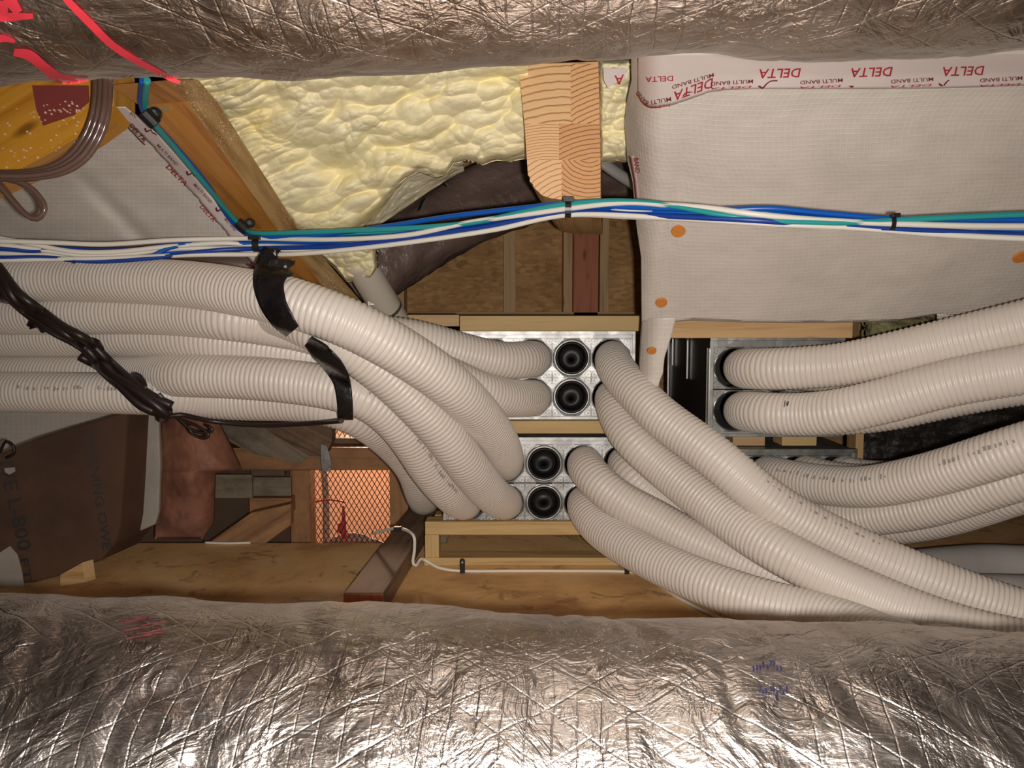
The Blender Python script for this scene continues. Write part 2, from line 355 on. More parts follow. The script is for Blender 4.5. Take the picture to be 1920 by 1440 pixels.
def endgrain(name, light, dark, cx, cz, sc):
    sc *= 2.0; light = tuple(min(.85, x*1.35) for x in light)
    m = mat(name, light, .6); t = NT(m); o = t.coord('Object')
    v = t.mapping(o, (1, .0, 1), (cx, 0, cz)); wv = t.n('ShaderNodeTexWave', wave_type='RINGS', rings_direction='SPHERICAL', wave_profile='SAW')
    wv.inputs['Scale'].default_value = sc; wv.inputs['Distortion'].default_value = 1.2; wv.inputs['Detail'].default_value = 2; wv.inputs['Detail Scale'].default_value = 2
    t.l(v, wv.inputs['Vector']); c = t.ramp(wv.outputs['Fac'], [(0, light), (.72, light), (.9, dark), (1, dark)])
    n = t.noise(t.mapping(o, (40, 1, 260)), 1, 2); t.col(t.mix(t.math('MULTIPLY', n, .18), c, dark)); t.nrm(t.bump(n, .3, .001)); return m

# ------------------------------------------------------------ the setting
def structure(name, mb, m): o = mb.out(name, m); o['kind'] = 'structure'; return o
structure('floor', MB().box((-2.6, 0.1, -.02), (2.3, 1.80, 0)).box((-.15, 1.80, -.02), (2.3, 2.62, 0)), M['floor'])
structure('wall_back', MB().box((-.42, 2.62, .50), (2.3, 2.66, 1.3)).box((.08, 2.62, 0), (2.3, 2.66, .50)), M['osb'])
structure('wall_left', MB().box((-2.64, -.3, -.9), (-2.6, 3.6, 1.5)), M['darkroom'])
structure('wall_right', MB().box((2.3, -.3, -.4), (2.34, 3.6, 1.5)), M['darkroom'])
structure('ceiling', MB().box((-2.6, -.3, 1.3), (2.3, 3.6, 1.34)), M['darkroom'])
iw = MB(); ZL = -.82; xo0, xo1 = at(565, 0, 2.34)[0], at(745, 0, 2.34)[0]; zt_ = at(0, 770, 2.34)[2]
iw.box((-2.6, 2.34, ZL), (xo0, 2.37, .50)).box((xo1, 2.34, ZL), (.05, 2.37, .50)).box((xo0, 2.34, zt_), (xo1, 2.37, .50)).box((-2.6, 2.34, .48), (.05, 3.5, .50)); structure('wall_spill_block', iw, M['darkroom'])  # added partition and lid that block spill from the far room bulb
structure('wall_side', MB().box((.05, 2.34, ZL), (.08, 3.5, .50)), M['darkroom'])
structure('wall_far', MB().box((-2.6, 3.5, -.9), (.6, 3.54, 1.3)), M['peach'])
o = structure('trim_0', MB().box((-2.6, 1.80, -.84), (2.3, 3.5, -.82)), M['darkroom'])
o.name = 'floor_lower'

# ------------------------------------------------------------ ventilation manifolds
PITCHM = .0803
def ring_pts(c, r, n, y): return [np.array([c[0]+r*math.cos(a), y, c[1]+r*math.sin(a)]) for a in np.linspace(0, 2*math.pi, n, endpoint=False)]
def rsq(c, h, ch, n, y):
    """chamfered square with n points, matched by angle"""
    out = []
    for a in np.linspace(0, 2*math.pi, n, endpoint=False):
        dx, dz = math.cos(a), math.sin(a); k = h/max(abs(dx), abs(dz)); lim = (2*h-ch)/(abs(dx)+abs(dz)); k = min(k, lim)
        out.append(np.array([c[0]+dx*k, y, c[1]+dz*k]))
    return out
def loops(mb, Ls, m=0, close_last=False):
    n = len(Ls[0]); v = [p for L in Ls for p in L]; f = []
    for k in range(len(Ls)-1):
        for i in range(n): f.append((k*n+i, (k+1)*n+i, (k+1)*n+(i+1) % n, k*n+(i+1) % n))
    if close_last: f.append(tuple((len(Ls)-1)*n+i for i in range(n)))
    mb.add(v, f, m)
def manifold(label, x0, zrows, Yf, ncol, depth, caps, metal, margin=(.05, .03, .035), lining=None, sidemat=None):
    """x0: centre of first column; zrows: the two row heights (top, bottom)"""
    xa, xb = x0-PITCHM*.5-margin[0], x0+PITCHM*(ncol-.5)+margin[0]; zt, zb = zrows[0]+PITCHM*.5+margin[2], zrows[1]-PITCHM*.5-margin[1]
    root = thing('air_manifold', label, 'ventilation manifold', ((xa+xb)/2, Yf+depth/2, zb), 'manifold boxes')
    b = MB(); t = .004
    b.box((xa, Yf+.001, zt-t), (xb, Yf+depth, zt)); b.box((xa, Yf+.001, zb), (xb, Yf+depth, zb+t)); b.box((xa, Yf+.001, zb), (xa+t, Yf+depth, zt), 1)
    b.box((xb-t, Yf+.001, zb), (xb, Yf+depth, zt)); b.box((xa, Yf+depth-t, zb), (xb, Yf+depth, zt), 2)
    b.out('housing', [metal, sidemat or metal, M['blacklining']], root, .0008)
    fp = MB(); N = 32
    for c in range(ncol):
        for r in range(2):
            cc = (x0+c*PITCHM, zrows[r])
            loops(fp, [rsq(cc, PITCHM/2, 0, N, Yf), ring_pts(cc, .0388, N, Yf), ring_pts(cc, .0388, N, Yf+.03)])
    # borders
    gx0, gx1, gz0, gz1 = x0-PITCHM/2, x0+PITCHM*(ncol-.5), zrows[1]-PITCHM/2, zrows[0]+PITCHM/2
    fp.box((xa, Yf-.001, gz1), (xb, Yf+.002, zt)); fp.box((xa, Yf-.001, zb), (xb, Yf+.002, gz0)); fp.box((xa, Yf-.001, gz0), (gx0, Yf+.002, gz1)); fp.box((gx1, Yf-.001, gz0), (xb, Yf+.002, gz1))
    fp.box((xa-.004, Yf-.007, zt-.006), (xb+.004, Yf+.001, zt+.002)); fp.box((xa-.004, Yf-.005, zb-.002), (xb+.004, Yf+.001, zb+.004))
    fp.box((xa-.004, Yf-.006, zb), (xa+.003, Yf+.001, zt)); fp.box((xb-.003, Yf-.006, zb), (xb+.004, Yf+.001, zt))
    # embossed marks between the rows
    for c in range(ncol-1):
        X = x0+(c+.5)*PITCHM; Z = (zrows[0]+zrows[1])/2
        fp.box((X-.0009, Yf-.0022, Z-.009), (X+.0009, Yf-.0002, Z+.009), 1); fp.cyl((X, Yf-.0025, Z+.011), (X, Yf, Z+.011), .003, 12, 1); fp.cyl((X, Yf-.0025, Z-.011), (X, Yf, Z-.011), .003, 12, 1)
        for zz in (zrows[0]+.024, zrows[1]-.024):
            fp.box((X-.0012, Yf-.002, zz-.016), (X+.0012, Yf-.0002, zz+.006), 1); fp.cyl((X, Yf-.004, zz+.009), (X, Yf, zz+.009), .0034, 12, 0)
    fp.out('front_plate', [metal, M['galv_dark']], root, .0005)
    for c in range(ncol):
        for r in range(2):
            cc = (x0+c*PITCHM, zrows[r]); q = MB(); h = .0378
            loops(q, [rsq(cc, h, .018, N, Yf-.0002), rsq(cc, h, .018, N, Yf-.004), rsq(cc, h-.0015, .018, N, Yf-.005), ring_pts(cc, .0375, N, Yf-.004)] if 0 else
                  [rsq(cc, .0396, .024, N, Yf), rsq(cc, .0396, .024, N, Yf-.004), ring_pts(cc, .0389, N, Yf-.0048), ring_pts(cc, .0385, N, Yf-.0075), ring_pts(cc, .0378, N, Yf-.007), ring_pts(cc, .0378, N, Yf+.03)])
            for sx in (-1, 1):
                for sz in (-1, 1):
                    p = np.array([cc[0]+sx*.034, Yf, cc[1]+sz*.034])
                    q.ext([p+np.array([a*.0052*sx, -.0042, b_*.0052*sz]) for a, b_ in ((1, 1), (-1, 1), (-1.6, -.2), (-.2, -1.6), (1, -1))], (0, .0042, 0))
                    q.cyl(p+[0, -.0060, 0], p+[0, -.004, 0], .0017, 8, 1)
            q.box((cc[0]-.017, Yf-.0045, cc[1]+.0392), (cc[0]+.017, Yf, cc[1]+.0402))
            col_ = q.out('port_collar', [metal, M['galv_dark']], root, .0004, False)
            if (c, r) in caps:
                k = MB(); y = Yf
                loops(k, [ring_pts(cc, .0378, N, y-.001), ring_pts(cc, .0345, N, y-.004), ring_pts(cc, .0335, N, y-.002), ring_pts(cc, .0325, N, y+.004)], 0)
                loops(k, [ring_pts(cc, .0333, N, y-.004), ring_pts(cc, .0320, N, y-.0065), ring_pts(cc, .0290, N, y-.0055), ring_pts(cc, .0262, N, y+.016), ring_pts(cc, .0240, N, y+.022), ring_pts((cc[0], cc[1]-.003), .0085, N, y+.023), ring_pts((cc[0], cc[1]-.008), .0012, N, y+.012)], 1, True)
                ob = k.out('port_cap', [metal, M['black_rubber']], root, 0, True); tag(ob, 'black rubber plug in an unused port')
    return root, (xa, xb, zb, zt)
def px_xz(px, py, Y): p = at(px, py, Y); return p[0], p[2]
Y1 = 1.65
def rows(pya, pyb, Y): return (px_xz(0, pya, Y)[1], px_xz(0, pyb, Y)[1])
Ru = rows(671, 744, Y1); Rl = rows(869, 942, Y1)
xu = px_xz(1076, 0, Y1)[0]-3*PITCHM; xl = px_xz(1023, 0, Y1)[0]-2*PITCHM
m_up, bu = manifold('upper of the two middle steel manifold boxes, between timber battens, two plugged ports', xu, Ru, Y1, 5, .30, {(3, 0), (3, 1)}, M['galv'], (.006, .005, .013), )
m_lo, bl = manifold('steel manifold box resting on the low timber frame above the floor', xl, Rl, Y1, 5, .30, {(2, 0), (2, 1)}, M['galv'], (.006, .006, .014))
Y2 = 1.53
Rr = rows(690, 770, Y2); xr = px_xz(1392, 0, Y2)[0]
m_ru, br = manifold('steel manifold box with a black side, under the membrane edge at the right', xr, Rr, Y2, 3, .42, set(), M['galv_dark'], (.004, .008, .018), sidemat=M['blacklining'])
Y3 = 1.66
Rr2 = rows(889, 962, Y3); xr2 = px_xz(1438, 0, Y3)[0]
m_rl, br2 = manifold('steel manifold box below the other right-hand one, mostly hidden by hoses', xr2, Rr2, Y3, 3, .34, set(), M['galv_dark'], (.006, .008, .012))
# hanger rods and rails on the black side of the right box
xa = br[0]
for ya, z0, z1 in ((1.72, .40, None), (1.88, .42, None)):
    mb = MB(); ztop = br[3]+.012; mb.box((xa-.006, ya, ztop-.085-(.02 if ya < 1.8 else 0)), (xa-.002, ya+.006, ztop+.03))
    mb.cyl((xa-.008, ya+.003, ztop-.02), (xa, ya+.003, ztop-.02), .004, 8)
    h_ = mb.out('hanger_strap', M['steel'], None, .0005)
    tag(h_, 'thin steel hanger strap against the black box side, '+('nearer the steel front' if ya < 1.8 else 'further from the steel front'), 'strap', 'hanger straps')
for dy in (.0, .010, .27): MB().box((xa-.006, Y2-.004+dy*1.5, br[2]), (xa-.001, Y2+.002+dy*1.5, br[3]-.02)).out('side_rail', M['steel'], m_ru, .0005)

# ------------------------------------------------------------ corrugated hoses (px, py, distance)
A0 = {}
def end(px, py, Y): return [(px, py, Y+.07), (px, py, Y+.012)]
HL = [
 ('a', 'thick cream hose topping the left bundle, sweeping down to the lower middle box', 'L',
  [(-300, 526, 1.66), (0, 526, 1.49), (150, 525, 1.43), (300, 529, 1.36), (400, 539, 1.31), (480, 553, 1.27), (540, 565, 1.24), (640, 600, 1.23), (715, 637, 1.25), (807, 694, 1.30), (871, 747, 1.36), (925, 810, 1.45), (945, 850, 1.55)]+end(948, 868, Y1)[::-1]),
 ('b', 'cream hose lying just under the top hose, ending in the lower-left corner port', 'L',
  [(-300, 553, 1.74), (0, 553, 1.57), (150, 552, 1.51), (300, 554, 1.44), (400, 564, 1.38), (513, 584, 1.32), (573, 606, 1.30), (650, 647, 1.29), (720, 698, 1.31), (790, 765, 1.35), (838, 820, 1.40), (885, 884, 1.48), (925, 930, 1.58)]+end(947, 942, Y1)[::-1]),
 ('u1', 'cream hose curving into the upper-row port left of the plugs on the upper middle box', 'L',
  [(-300, 600, 1.73), (0, 600, 1.58), (300, 602, 1.46), (433, 613, 1.42), (583, 630, 1.40), (680, 628, 1.41), (760, 633, 1.43), (820, 647, 1.46), (880, 664, 1.50), (945, 677, 1.55), (985, 674, 1.61)]+end(1001, 672, Y1)[::-1]),
 ('u2', 'cream hose curving into the lower-row port left of the plugs on the upper middle box', 'L',
  [(-300, 590, 1.68), (0, 590, 1.51), (150, 588, 1.46), (300, 587, 1.40), (433, 597, 1.35), (567, 618, 1.34), (640, 640, 1.36), (700, 658, 1.40), (760, 682, 1.44), (840, 706, 1.48), (890, 730, 1.50), (945, 746, 1.55), (985, 747, 1.61)]+end(1001, 745, Y1)[::-1]),
 ('u3', 'cream hose in the left bundle fourth from its top, passing behind the front hoses', 'L',
  [(-300, 634, 1.69), (0, 632, 1.54), (300, 630, 1.43), (433, 642, 1.40), (600, 672, 1.38), (680, 708, 1.41), (760, 735, 1.48), (840, 748, 1.54), (900, 748, 1.60)]+end(923, 745, Y1)[::-1]),
 ('h5', 'cream hose in the middle of the left bundle, running to a hidden upper-row port', 'L',
  [(-300, 672, 1.74), (0, 668, 1.60), (300, 665, 1.48), (433, 672, 1.45), (600, 700, 1.45), (660, 730, 1.47), (720, 772, 1.51), (790, 830, 1.56), (840, 862, 1.60)]+end(870, 869, Y1)[::-1]),
 ('h3', 'cream hose second from the bottom of the left bundle, sweeping into the lower box', 'L',
  [(-300, 702, 1.74), (0, 702, 1.58), (300, 704, 1.46), (433, 707, 1.42), (520, 713, 1.40), (600, 723, 1.39), (665, 738, 1.38), (705, 756, 1.39), (740, 786, 1.41), (772, 825, 1.44), (803, 875, 1.49), (835, 915, 1.55), (858, 937, 1.61)]+end(871, 942, Y1)[::-1]),
 ('h4', 'cream hose at the bottom of the left bundle with faint printing, disappearing behind the strap', 'L',
  [(-300, 738, 1.70), (0, 735, 1.54), (200, 737, 1.49), (300, 740, 1.47), (433, 750, 1.45), (550, 752, 1.45), (600, 756, 1.45), (665, 778, 1.47), (705, 803, 1.51), (745, 840, 1.57), (775, 880, 1.66), (790, 925, 1.80), (795, 940, 2.0)]),
 ('v1', 'cream hose from the upper port right of the plugs, crossing on top towards lower right', 'R',
  end(1149, 672, Y1)+[(1152, 685, 1.585), (1170, 712, 1.53), (1200, 742, 1.48), (1240, 782, 1.44), (1335, 852, 1.37), (1410, 915, 1.32), (1485, 968, 1.29), (1600, 1027, 1.27), (1706, 1073, 1.25), (1820, 1117, 1.23), (1920, 1150, 1.21), (2200, 1225, 1.12)]),
 ('v2', 'cream hose from the lower-row port right of the plugs, running down beside the crossing one', 'R',
  end(1149, 745, Y1)+[(1151, 758, 1.585), (1165, 795, 1.53), (1195, 835, 1.48), (1240, 874, 1.45), (1320, 938, 1.37), (1405, 1000, 1.31), (1510, 1060, 1.25), (1620, 1112, 1.20), (1735, 1160, 1.16), (1850, 1196, 1.12), (2000, 1225, 1.08), (2200, 1245, 1.05)]),
 ('l1', 'cream hose with dark scuff at its collar, upper row of the lower middle box', 'R',
  end(1097, 869, Y1)+[(1100, 880, 1.585), (1125, 908, 1.53), (1170, 943, 1.49), (1220, 968, 1.46), (1290, 1008, 1.42), (1370, 1045, 1.38), (1450, 1080, 1.34), (1540, 1124, 1.30), (1620, 1168, 1.25), (1700, 1215, 1.19), (1800, 1275, 1.10), (2000, 1400, 1.0)]),
 ('l2', 'lowest cream hose on the right, sagging to the floor from the lower box', 'R',
  end(1097, 942, Y1)+[(1099, 955, 1.585), (1117, 983, 1.53), (1155, 1012, 1.48), (1200, 1037, 1.44), (1245, 1060, 1.40), (1330, 1096, 1.33), (1430, 1130, 1.28), (1520, 1153, 1.24), (1600, 1178, 1.19), (1680, 1213, 1.13), (1780, 1265, 1.05), (2000, 1400, .95)]),
 ('l3', 'cream hose partly hidden at the right end of the lower middle box, upper row', 'R',
  end(1172, 869, Y1)+[(1176, 880, 1.60), (1195, 903, 1.57), (1240, 940, 1.54), (1320, 985, 1.50), (1420, 1035, 1.46), (1540, 1097, 1.40), (1650, 1152, 1.34), (1740, 1202, 1.26), (1850, 1262, 1.16), (2050, 1380, 1.05)]),
 ('l4', 'thin sliver of cream hose showing between two front hoses below the lower box', 'R',
  end(1172, 942, Y1)+[(1180, 958, 1.60), (1205, 990, 1.57), (1290, 1038, 1.52), (1400, 1082, 1.44), (1500, 1122, 1.38), (1580, 1162, 1.32), (1660, 1212, 1.22), (1760, 1272, 1.12), (1950, 1390, 1.0)]),
 ('ru', 'uppermost thick cream hose on the right, rising from the right-hand box to the frame edge', 'R',
  end(1393, 690, Y2)+[(1400, 691, 1.475), (1440, 692, 1.42), (1500, 690, 1.38), (1580, 684, 1.34), (1680, 663, 1.29), (1780, 640, 1.25), (1920, 608, 1.19), (2200, 540, 1.10)]),
 ('rl', 'thick cream hose with a small black mark, directly under the uppermost one on the right', 'R',
  end(1393, 770, Y2)+[(1400, 771, 1.475), (1440, 775, 1.42), (1500, 777, 1.39), (1580, 770, 1.34), (1680, 746, 1.30), (1780, 718, 1.26), (1920, 693, 1.20), (2200, 650, 1.10)]),
 ('ru2', 'cream hose hidden behind the top pair on the right, showing as a sliver between them', 'R',
  end(1472, 690, Y2)+[(1480, 692, 1.48), (1530, 697, 1.455), (1600, 697, 1.43), (1700, 690, 1.39), (1800, 668, 1.35), (1920, 642, 1.30), (2200, 590, 1.2)]),
 ('rl2', 'cream hose whose ribbed lower edge shows beneath the second thick hose on the right', 'R',
  end(1472, 770, Y2)+[(1480, 772, 1.48), (1540, 778, 1.45), (1600, 776, 1.43), (1680, 765, 1.39), (1780, 742, 1.35), (1920, 716, 1.29), (2200, 680, 1.2)]),
 ('j1', 'printed cream hose, top of the three fanning from the lower right-hand box', 'R',
  end(1438, 889, Y3)+[(1446, 891, 1.60), (1490, 900, 1.54), (1560, 911, 1.47), (1640, 912, 1.40), (1765, 885, 1.31), (1920, 838, 1.21), (2200, 760, 1.08)]),
 ('j2', 'cream hose in the middle of the three fanning from the lower right-hand box', 'R',
  end(1438, 962, Y3)+[(1446, 965, 1.60), (1500, 972, 1.56), (1580, 972, 1.50), (1680, 960, 1.42), (1762, 943, 1.36), (1920, 893, 1.25), (2200, 820, 1.12)]),
 ('j3', 'lowest of the three cream hoses fanning from the lower right-hand box, ribs in silhouette', 'R',
  end(1511, 962, Y3)+[(1520, 965, 1.61), (1580, 985, 1.57), (1650, 988, 1.52), (1762, 970, 1.44), (1850, 943, 1.37), (1920, 920, 1.31), (2200, 860, 1.2)]),
 ('j4', 'short visible cream hose at the second upper port of the lower right-hand box', 'R',
  end(1511, 889, Y3)+[(1518, 890, 1.605), (1560, 900, 1.58), (1640, 906, 1.54), (1765, 890, 1.46), (1920, 850, 1.36), (2200, 790, 1.2)]),
 ('j5', 'short visible cream hose at the outer upper port of the lower right-hand box', 'R',
  end(1584, 889, Y3)+[(1592, 890, 1.62), (1640, 898, 1.63), (1765, 890, 1.58), (1920, 862, 1.50), (2200, 810, 1.35)]),
]
HR = .0375
def dense(pts, n):
    P = catmull(pts, 400); W = at_arr(P[:, 0], P[:, 1], P[:, 2]); s = np.r_[0, np.cumsum(np.linalg.norm(np.diff(W, axis=0), axis=1))]
    q = np.linspace(0, s[-1], int(s[-1]/.022)+2); return np.stack([np.interp(q, s, P[:, k]) for k in range(3)], 1)
def relax(keys, iters=220):
    D = [dense(h[3], 0) for h in HL if h[2] == keys]; ids = np.concatenate([np.full(len(d), i) for i, d in enumerate(D)])
    X = np.concatenate(D); fixed = np.zeros(len(X)); st = 0
    for d in D:
        seg = X[st:st+len(d)]
        for k in range(len(d)):
            e = min(k, len(d)-1-k)
        # the port end is whichever end sits near the box
        pe = 0 if keys == 'R' else len(d)-1
        for k in range(len(d)): fixed[st+k] = min(1., max(0, abs(k-pe)-4)/6.)
        fixed[st+pe] = 0; st += len(d)
    Y0 = X[:, 2].copy()
    Dm = 2*HR+.001
    for it in range(iters):
        P = at_arr(X[:, 0], X[:, 1], X[:, 2]); df = P[:, None, :]-P[None, :, :]; dd = np.sqrt((df**2).sum(-1))+1e-6
        bad = (dd < Dm) & (ids[:, None] != ids[None, :]) & (np.abs(df[:, :, 1]) < Dm)
        i, j = np.nonzero(bad); push = np.zeros(len(X)); cnt = np.zeros(len(X))+1e-9
        if len(i):
            s = np.sign(X[i, 2]-X[j, 2]); s[s == 0] = 1; lat = np.sqrt(np.maximum(dd[i, j]**2-(X[i, 2]-X[j, 2])**2, 0))
            need = np.sqrt(np.maximum(Dm**2-lat**2, 0))-np.abs(X[i, 2]-X[j, 2]); need = np.clip(need, 0, .03)
            np.add.at(push, i, s*need*.5); np.add.at(cnt, i, 1.)
        inc = .9*push/np.maximum(cnt, 1); st = 0
        for d in D:
            n = len(d); y = inc[st:st+n].copy()
            for _s in range(14): yy = np.r_[y[0], y, y[-1]]; y = (yy[:-2]+2*yy[1:-1]+yy[2:])/4
            X[st:st+n, 2] += 1.2*y*fixed[st:st+n]
            y = X[st:st+n, 2]-Y0[st:st+n]; y2 = y.copy(); y2[1:-1] = (y[:-2]+2*y[1:-1]+y[2:])/4; X[st:st+n, 2] = Y0[st:st+n]+np.clip(y2, -.05, .06)*np.minimum(1, fixed[st:st+n]*3); st += n
    P = at_arr(X[:, 0], X[:, 1], X[:, 2]); k = P[:, 2] < .039; X[k, 2] *= ((CAMZ-.039)/(CAMZ-P[k, 2]))
    print('HOSES', keys, 'residual', round(float(np.max(np.where(bad, Dm-dd, 0))), 4), 'shift', float(np.abs(X[:, 2]-Y0).max()))
    out = []; st = 0
    for d in D: out.append(at_arr(*X[st:st+len(d)].T)); st += len(d)
    return out
HOSE = {}
for side in 'LR':
    res = relax(side)
    for h, P in zip([h for h in HL if h[2] == side], res): HOSE[h[0]] = P
RIB = .0084
for key, lab, side, _ in HL:
    P = HOSE[key]; s = P.copy()
    for _i in range(2): s[1:-1] = (s[:-2]+2*s[1:-1]+s[2:])/4
    P, q = resample(catmull(s, 1600), RIB/5); ph = (q/RIB) % 1.0
    k = np.arange(len(P)) % 5; prof = np.array([.0, .0017, .0022, .0022, .0017])[k]; R = HR-.0022+prof
    V, f, uv = sweep(P, R, 30); HOSE[key+'_line'] = P
    o = mesh('corrugated_hose', V, f, M['hose'], None, True, uv)
    tag(o, lab, 'hose', 'corrugated ventilation hoses')
    HOSE[key+'_obj'] = o
    # start and end stay inside the box or outside the picture
LINES = [HOSE[h[0]+'_line'][::4] for h in HL]
ALLP = np.concatenate(LINES); _d = ALLP-CAM; _z = _d@FW; APX = 960+F*(_d@RT)/_z; APY = 720-F*(_d@UP)/_z; APR = F*HR/_z
def surfY(px, py, grow=1.0):
    r = np.hypot(APX-px, APY-py); k = r < APR*grow
    if not k.any(): return None
    return (ALLP[k, 1]-HR*np.sqrt(np.maximum(0, 1-(r[k]/APR[k])**2))).min()
# faint printing and scuffs on hoses
def hose_marks(key, spans, mt, name='printed_line', side=0.0, size=(.006, .004)):
    P = HOSE[key+'_line']; par = HOSE[key+'_obj']; px, py = proj(P); mb = MB(); s = np.r_[0, np.cumsum(np.linalg.norm(np.diff(P, axis=0), axis=1))]
    T = np.gradient(P, axis=0); T /= np.linalg.norm(T, axis=1)[:, None]; r_ = random.Random(3)
    for a, b in spans:
        mb = MB()
        i0, i1 = sorted((int(np.argmin(abs(px-a))), int(np.argmin(abs(px-b))))); x = s[i0]
        while x < s[i1]:
            i = int(np.searchsorted(s, x)); i = min(i, len(P)-2); v = CAM-P[i]; v -= T[i]*(v@T[i]); v /= np.linalg.norm(v); u = np.cross(T[i], v)
            if u[2] < 0: u = -u
            n = v*math.cos(side)+u*math.sin(side); c = P[i]+n*(HR+.0004); e = np.cross(T[i], n)
            if r_.random() < .75:
                h = size[1]*(.5+r_.random()); l = size[0]*(.25+.5*r_.random()); dz = (r_.random()-.5)*.004
                mb.ext([c+T[i]*p*l/2+e*(q_*h/2+dz) for p, q_ in ((-1, -1), (1, -1), (1, 1), (-1, 1))], n*.0004)
            x += size[0]*1.1
        if mb.v: mb.out(name, mt, par)
hose_marks('j1', [(1480, 1590), (1605, 1690), (1790, 1925)], M['ink'], side=.35, size=(.007, .006))
hose_marks('h4', [(10, 40), (65, 190), (210, 330), (345, 430), (440, 520)], M['ink'], side=.2, size=(.006, .005))
hose_marks('rl', [(1484, 1492)], M['blackink'], 'scuff_mark', .5, (.003, .012))
hose_marks('h3', [(680, 830)], M['ink'], side=.3, size=(.006, .005))
hose_marks('v1', [(1420, 1640)], M['ink'], side=.7, size=(.009, .004))
# big grey ducts at the far right
for pts, r, lab in (([(1660, 1078, 1.46), (1760, 1066, 1.49), (1840, 1060, 1.51), (1920, 1062, 1.50), (2100, 1072, 1.46)], .04, 'grey netted flexible duct on the floor behind the crossing hoses, the upper one'),
                    ([(1740, 1112, 1.40), (1830, 1110, 1.41), (1920, 1112, 1.40), (2100, 1118, 1.38)], .033, 'grey netted flexible duct on the floor behind the crossing hoses, the lower one')):
    P, q = resample(catmull([at(*p) for p in pts]), .003); R = r+.0008*np.sin(q/.006*2*math.pi)
    V, f, uv = sweep(P, R, 24); V[:, 2] = np.maximum(V[:, 2], .002); tag(mesh('flexible_duct', V, f, M['greyhose'], None, True, uv), lab, 'duct', 'grey flexible ducts')

# ------------------------------------------------------------ timber
def pbox(name, px0, py0, px1, py1, Yf, depth, m, label, cat='timber', group=None, bevel=.0015, L=None, kind=None):
    a = at(px0, py1, Yf); b = at(px1, py0, Yf); mb = MB().box((a[0], Yf, a[2]), (b[0], Yf+depth, b[2]), L=L)
    return tag(mb.out(name, m, None, bevel), label, cat, group, kind)
pbox('timber_batten', 862, 592, 1201, 621, 1.70, .05, M['pine2'], 'light timber batten directly above the upper middle steel box', group='battens')
pbox('timber_batten', 765, 590, 861, 612, 1.74, .05, M['studwood'], 'short brown timber behind the white pipe end, left of the light batten', group='battens')
pbox('timber_batten', 926, 789, 1215, 813, 1.62, .24, M['pine2'], 'light timber batten between the two middle steel boxes', group='battens')
pbox('timber_batten', 1255, 600, 1600, 634, 1.48, .05, M['varnish'] if 0 else M['pine'], 'orange timber batten just under the curled membrane edge', group='battens')
pbox('timber_post', 1598, 598, 1628, 1024, 1.79, .05, M['pine'], 'upright timber post behind the right-hand hoses', 'post', L=(0, 0, 1))
pbox('timber_block', 1466, 814, 1532, 836, 1.66, .06, M['pine2'], 'small yellow timber block between the two right-hand steel boxes', 'block')
pbox('timber_block', 1374, 816, 1435, 836, 1.70, .06, M['studwood'], 'dull brown timber block beside the small yellow one under the right box', 'block')
pbox('timber_stud', 944, 400, 967, 592, 2.54, .08, M['studwood'], 'vertical stud on the chipboard wall, left of the red-brown post', 'stud', 'wall studs', L=(0, 0, 1))
pbox('timber_stud', 1056, 400, 1074, 592, 2.54, .08, M['studwood'], 'narrow vertical stud touching the left side of the red-brown post', 'stud', 'wall studs', L=(0, 0, 1))
pbox('timber_stud', 1124, 400, 1143, 592, 2.54, .08, M['studwood'], 'narrow vertical stud touching the right side of the red-brown post', 'stud', 'wall studs', L=(0, 0, 1))
pbox('timber_stud', 738, 505, 757, 592, 2.54, .08, M['studwood'], 'short vertical stud below the dark wrapped duct beside the white pipe', 'stud', 'wall studs', L=(0, 0, 1))
pbox('timber_post', 1075, 425, 1123, 592, 2.50, .1, M['redwood'], 'red-brown timber post against the chipboard wall under the beam', 'post', L=(0, 0, 1))
pbox('timber_plate', 745, 585, 1205, 596, 2.50, .14, M['studwood'], 'dark bottom plate along the foot of the chipboard wall', 'timber')
# low frame under the lower box
fr = thing('timber_stand', 'low timber frame standing on the floor under the lower middle steel box', 'frame', at(985, 1068, 1.64))
def fpart(name, px0, py0, px1, py1, Yf, d, m=M['pine2'], L=None):
    a = at(px0, py1, Yf); b = at(px1, py0, Yf); MB().box((a[0], Yf, max(a[2], .0005)), (b[0], Yf+d, b[2]), L=L).out(name, m, fr, .0015)
fpart('top_rail', 797, 978, 1205, 1003, 1.63, .045); fpart('post', 797, 1003, 823, 1046, 1.632, .04, L=(0, 0, 1)); fpart('post', 1160, 1003, 1184, 1046, 1.632, .04, L=(0, 0, 1))
fpart('bottom_rail', 795, 1046, 1200, 1070, 1.63, .05); fpart('back_rail', 815, 965, 1205, 985, 1.88, .04)
pbox('timber_board', 820, 1002, 1170, 1055, 1.92, .02, M['greywood'], 'grey board standing behind the low timber frame', 'board')
# joist end on the floor
a0 = at(643, 1156, 1.36); a1 = at(722, 1156, 1.36); b0 = at(645, 1112, 1.36); b1 = at(719, 1112, 1.36); q0 = at(797, 905, 2.5)
vec = np.array([.055, 1.02, 0]); base = np.array([0, 0, .001])
jp = [np.array([a0[0], 1.36, .001]), np.array([a1[0], 1.36, .001]), np.array([b1[0], 1.36, b1[2]]), np.array([b0[0], 1.36, b0[2]])]
mb = MB().ext(jp, vec, 0); mb.ext([p+np.array([0, -.003, 0]) for p in jp], (0, .003, 0), 1)
tag(mb.out('floor_joist', [M['darkwood'], M['redwood']], None, .003), 'dark old joist lying on the floor, its reddish cut end towards the lower foil duct', 'joist')
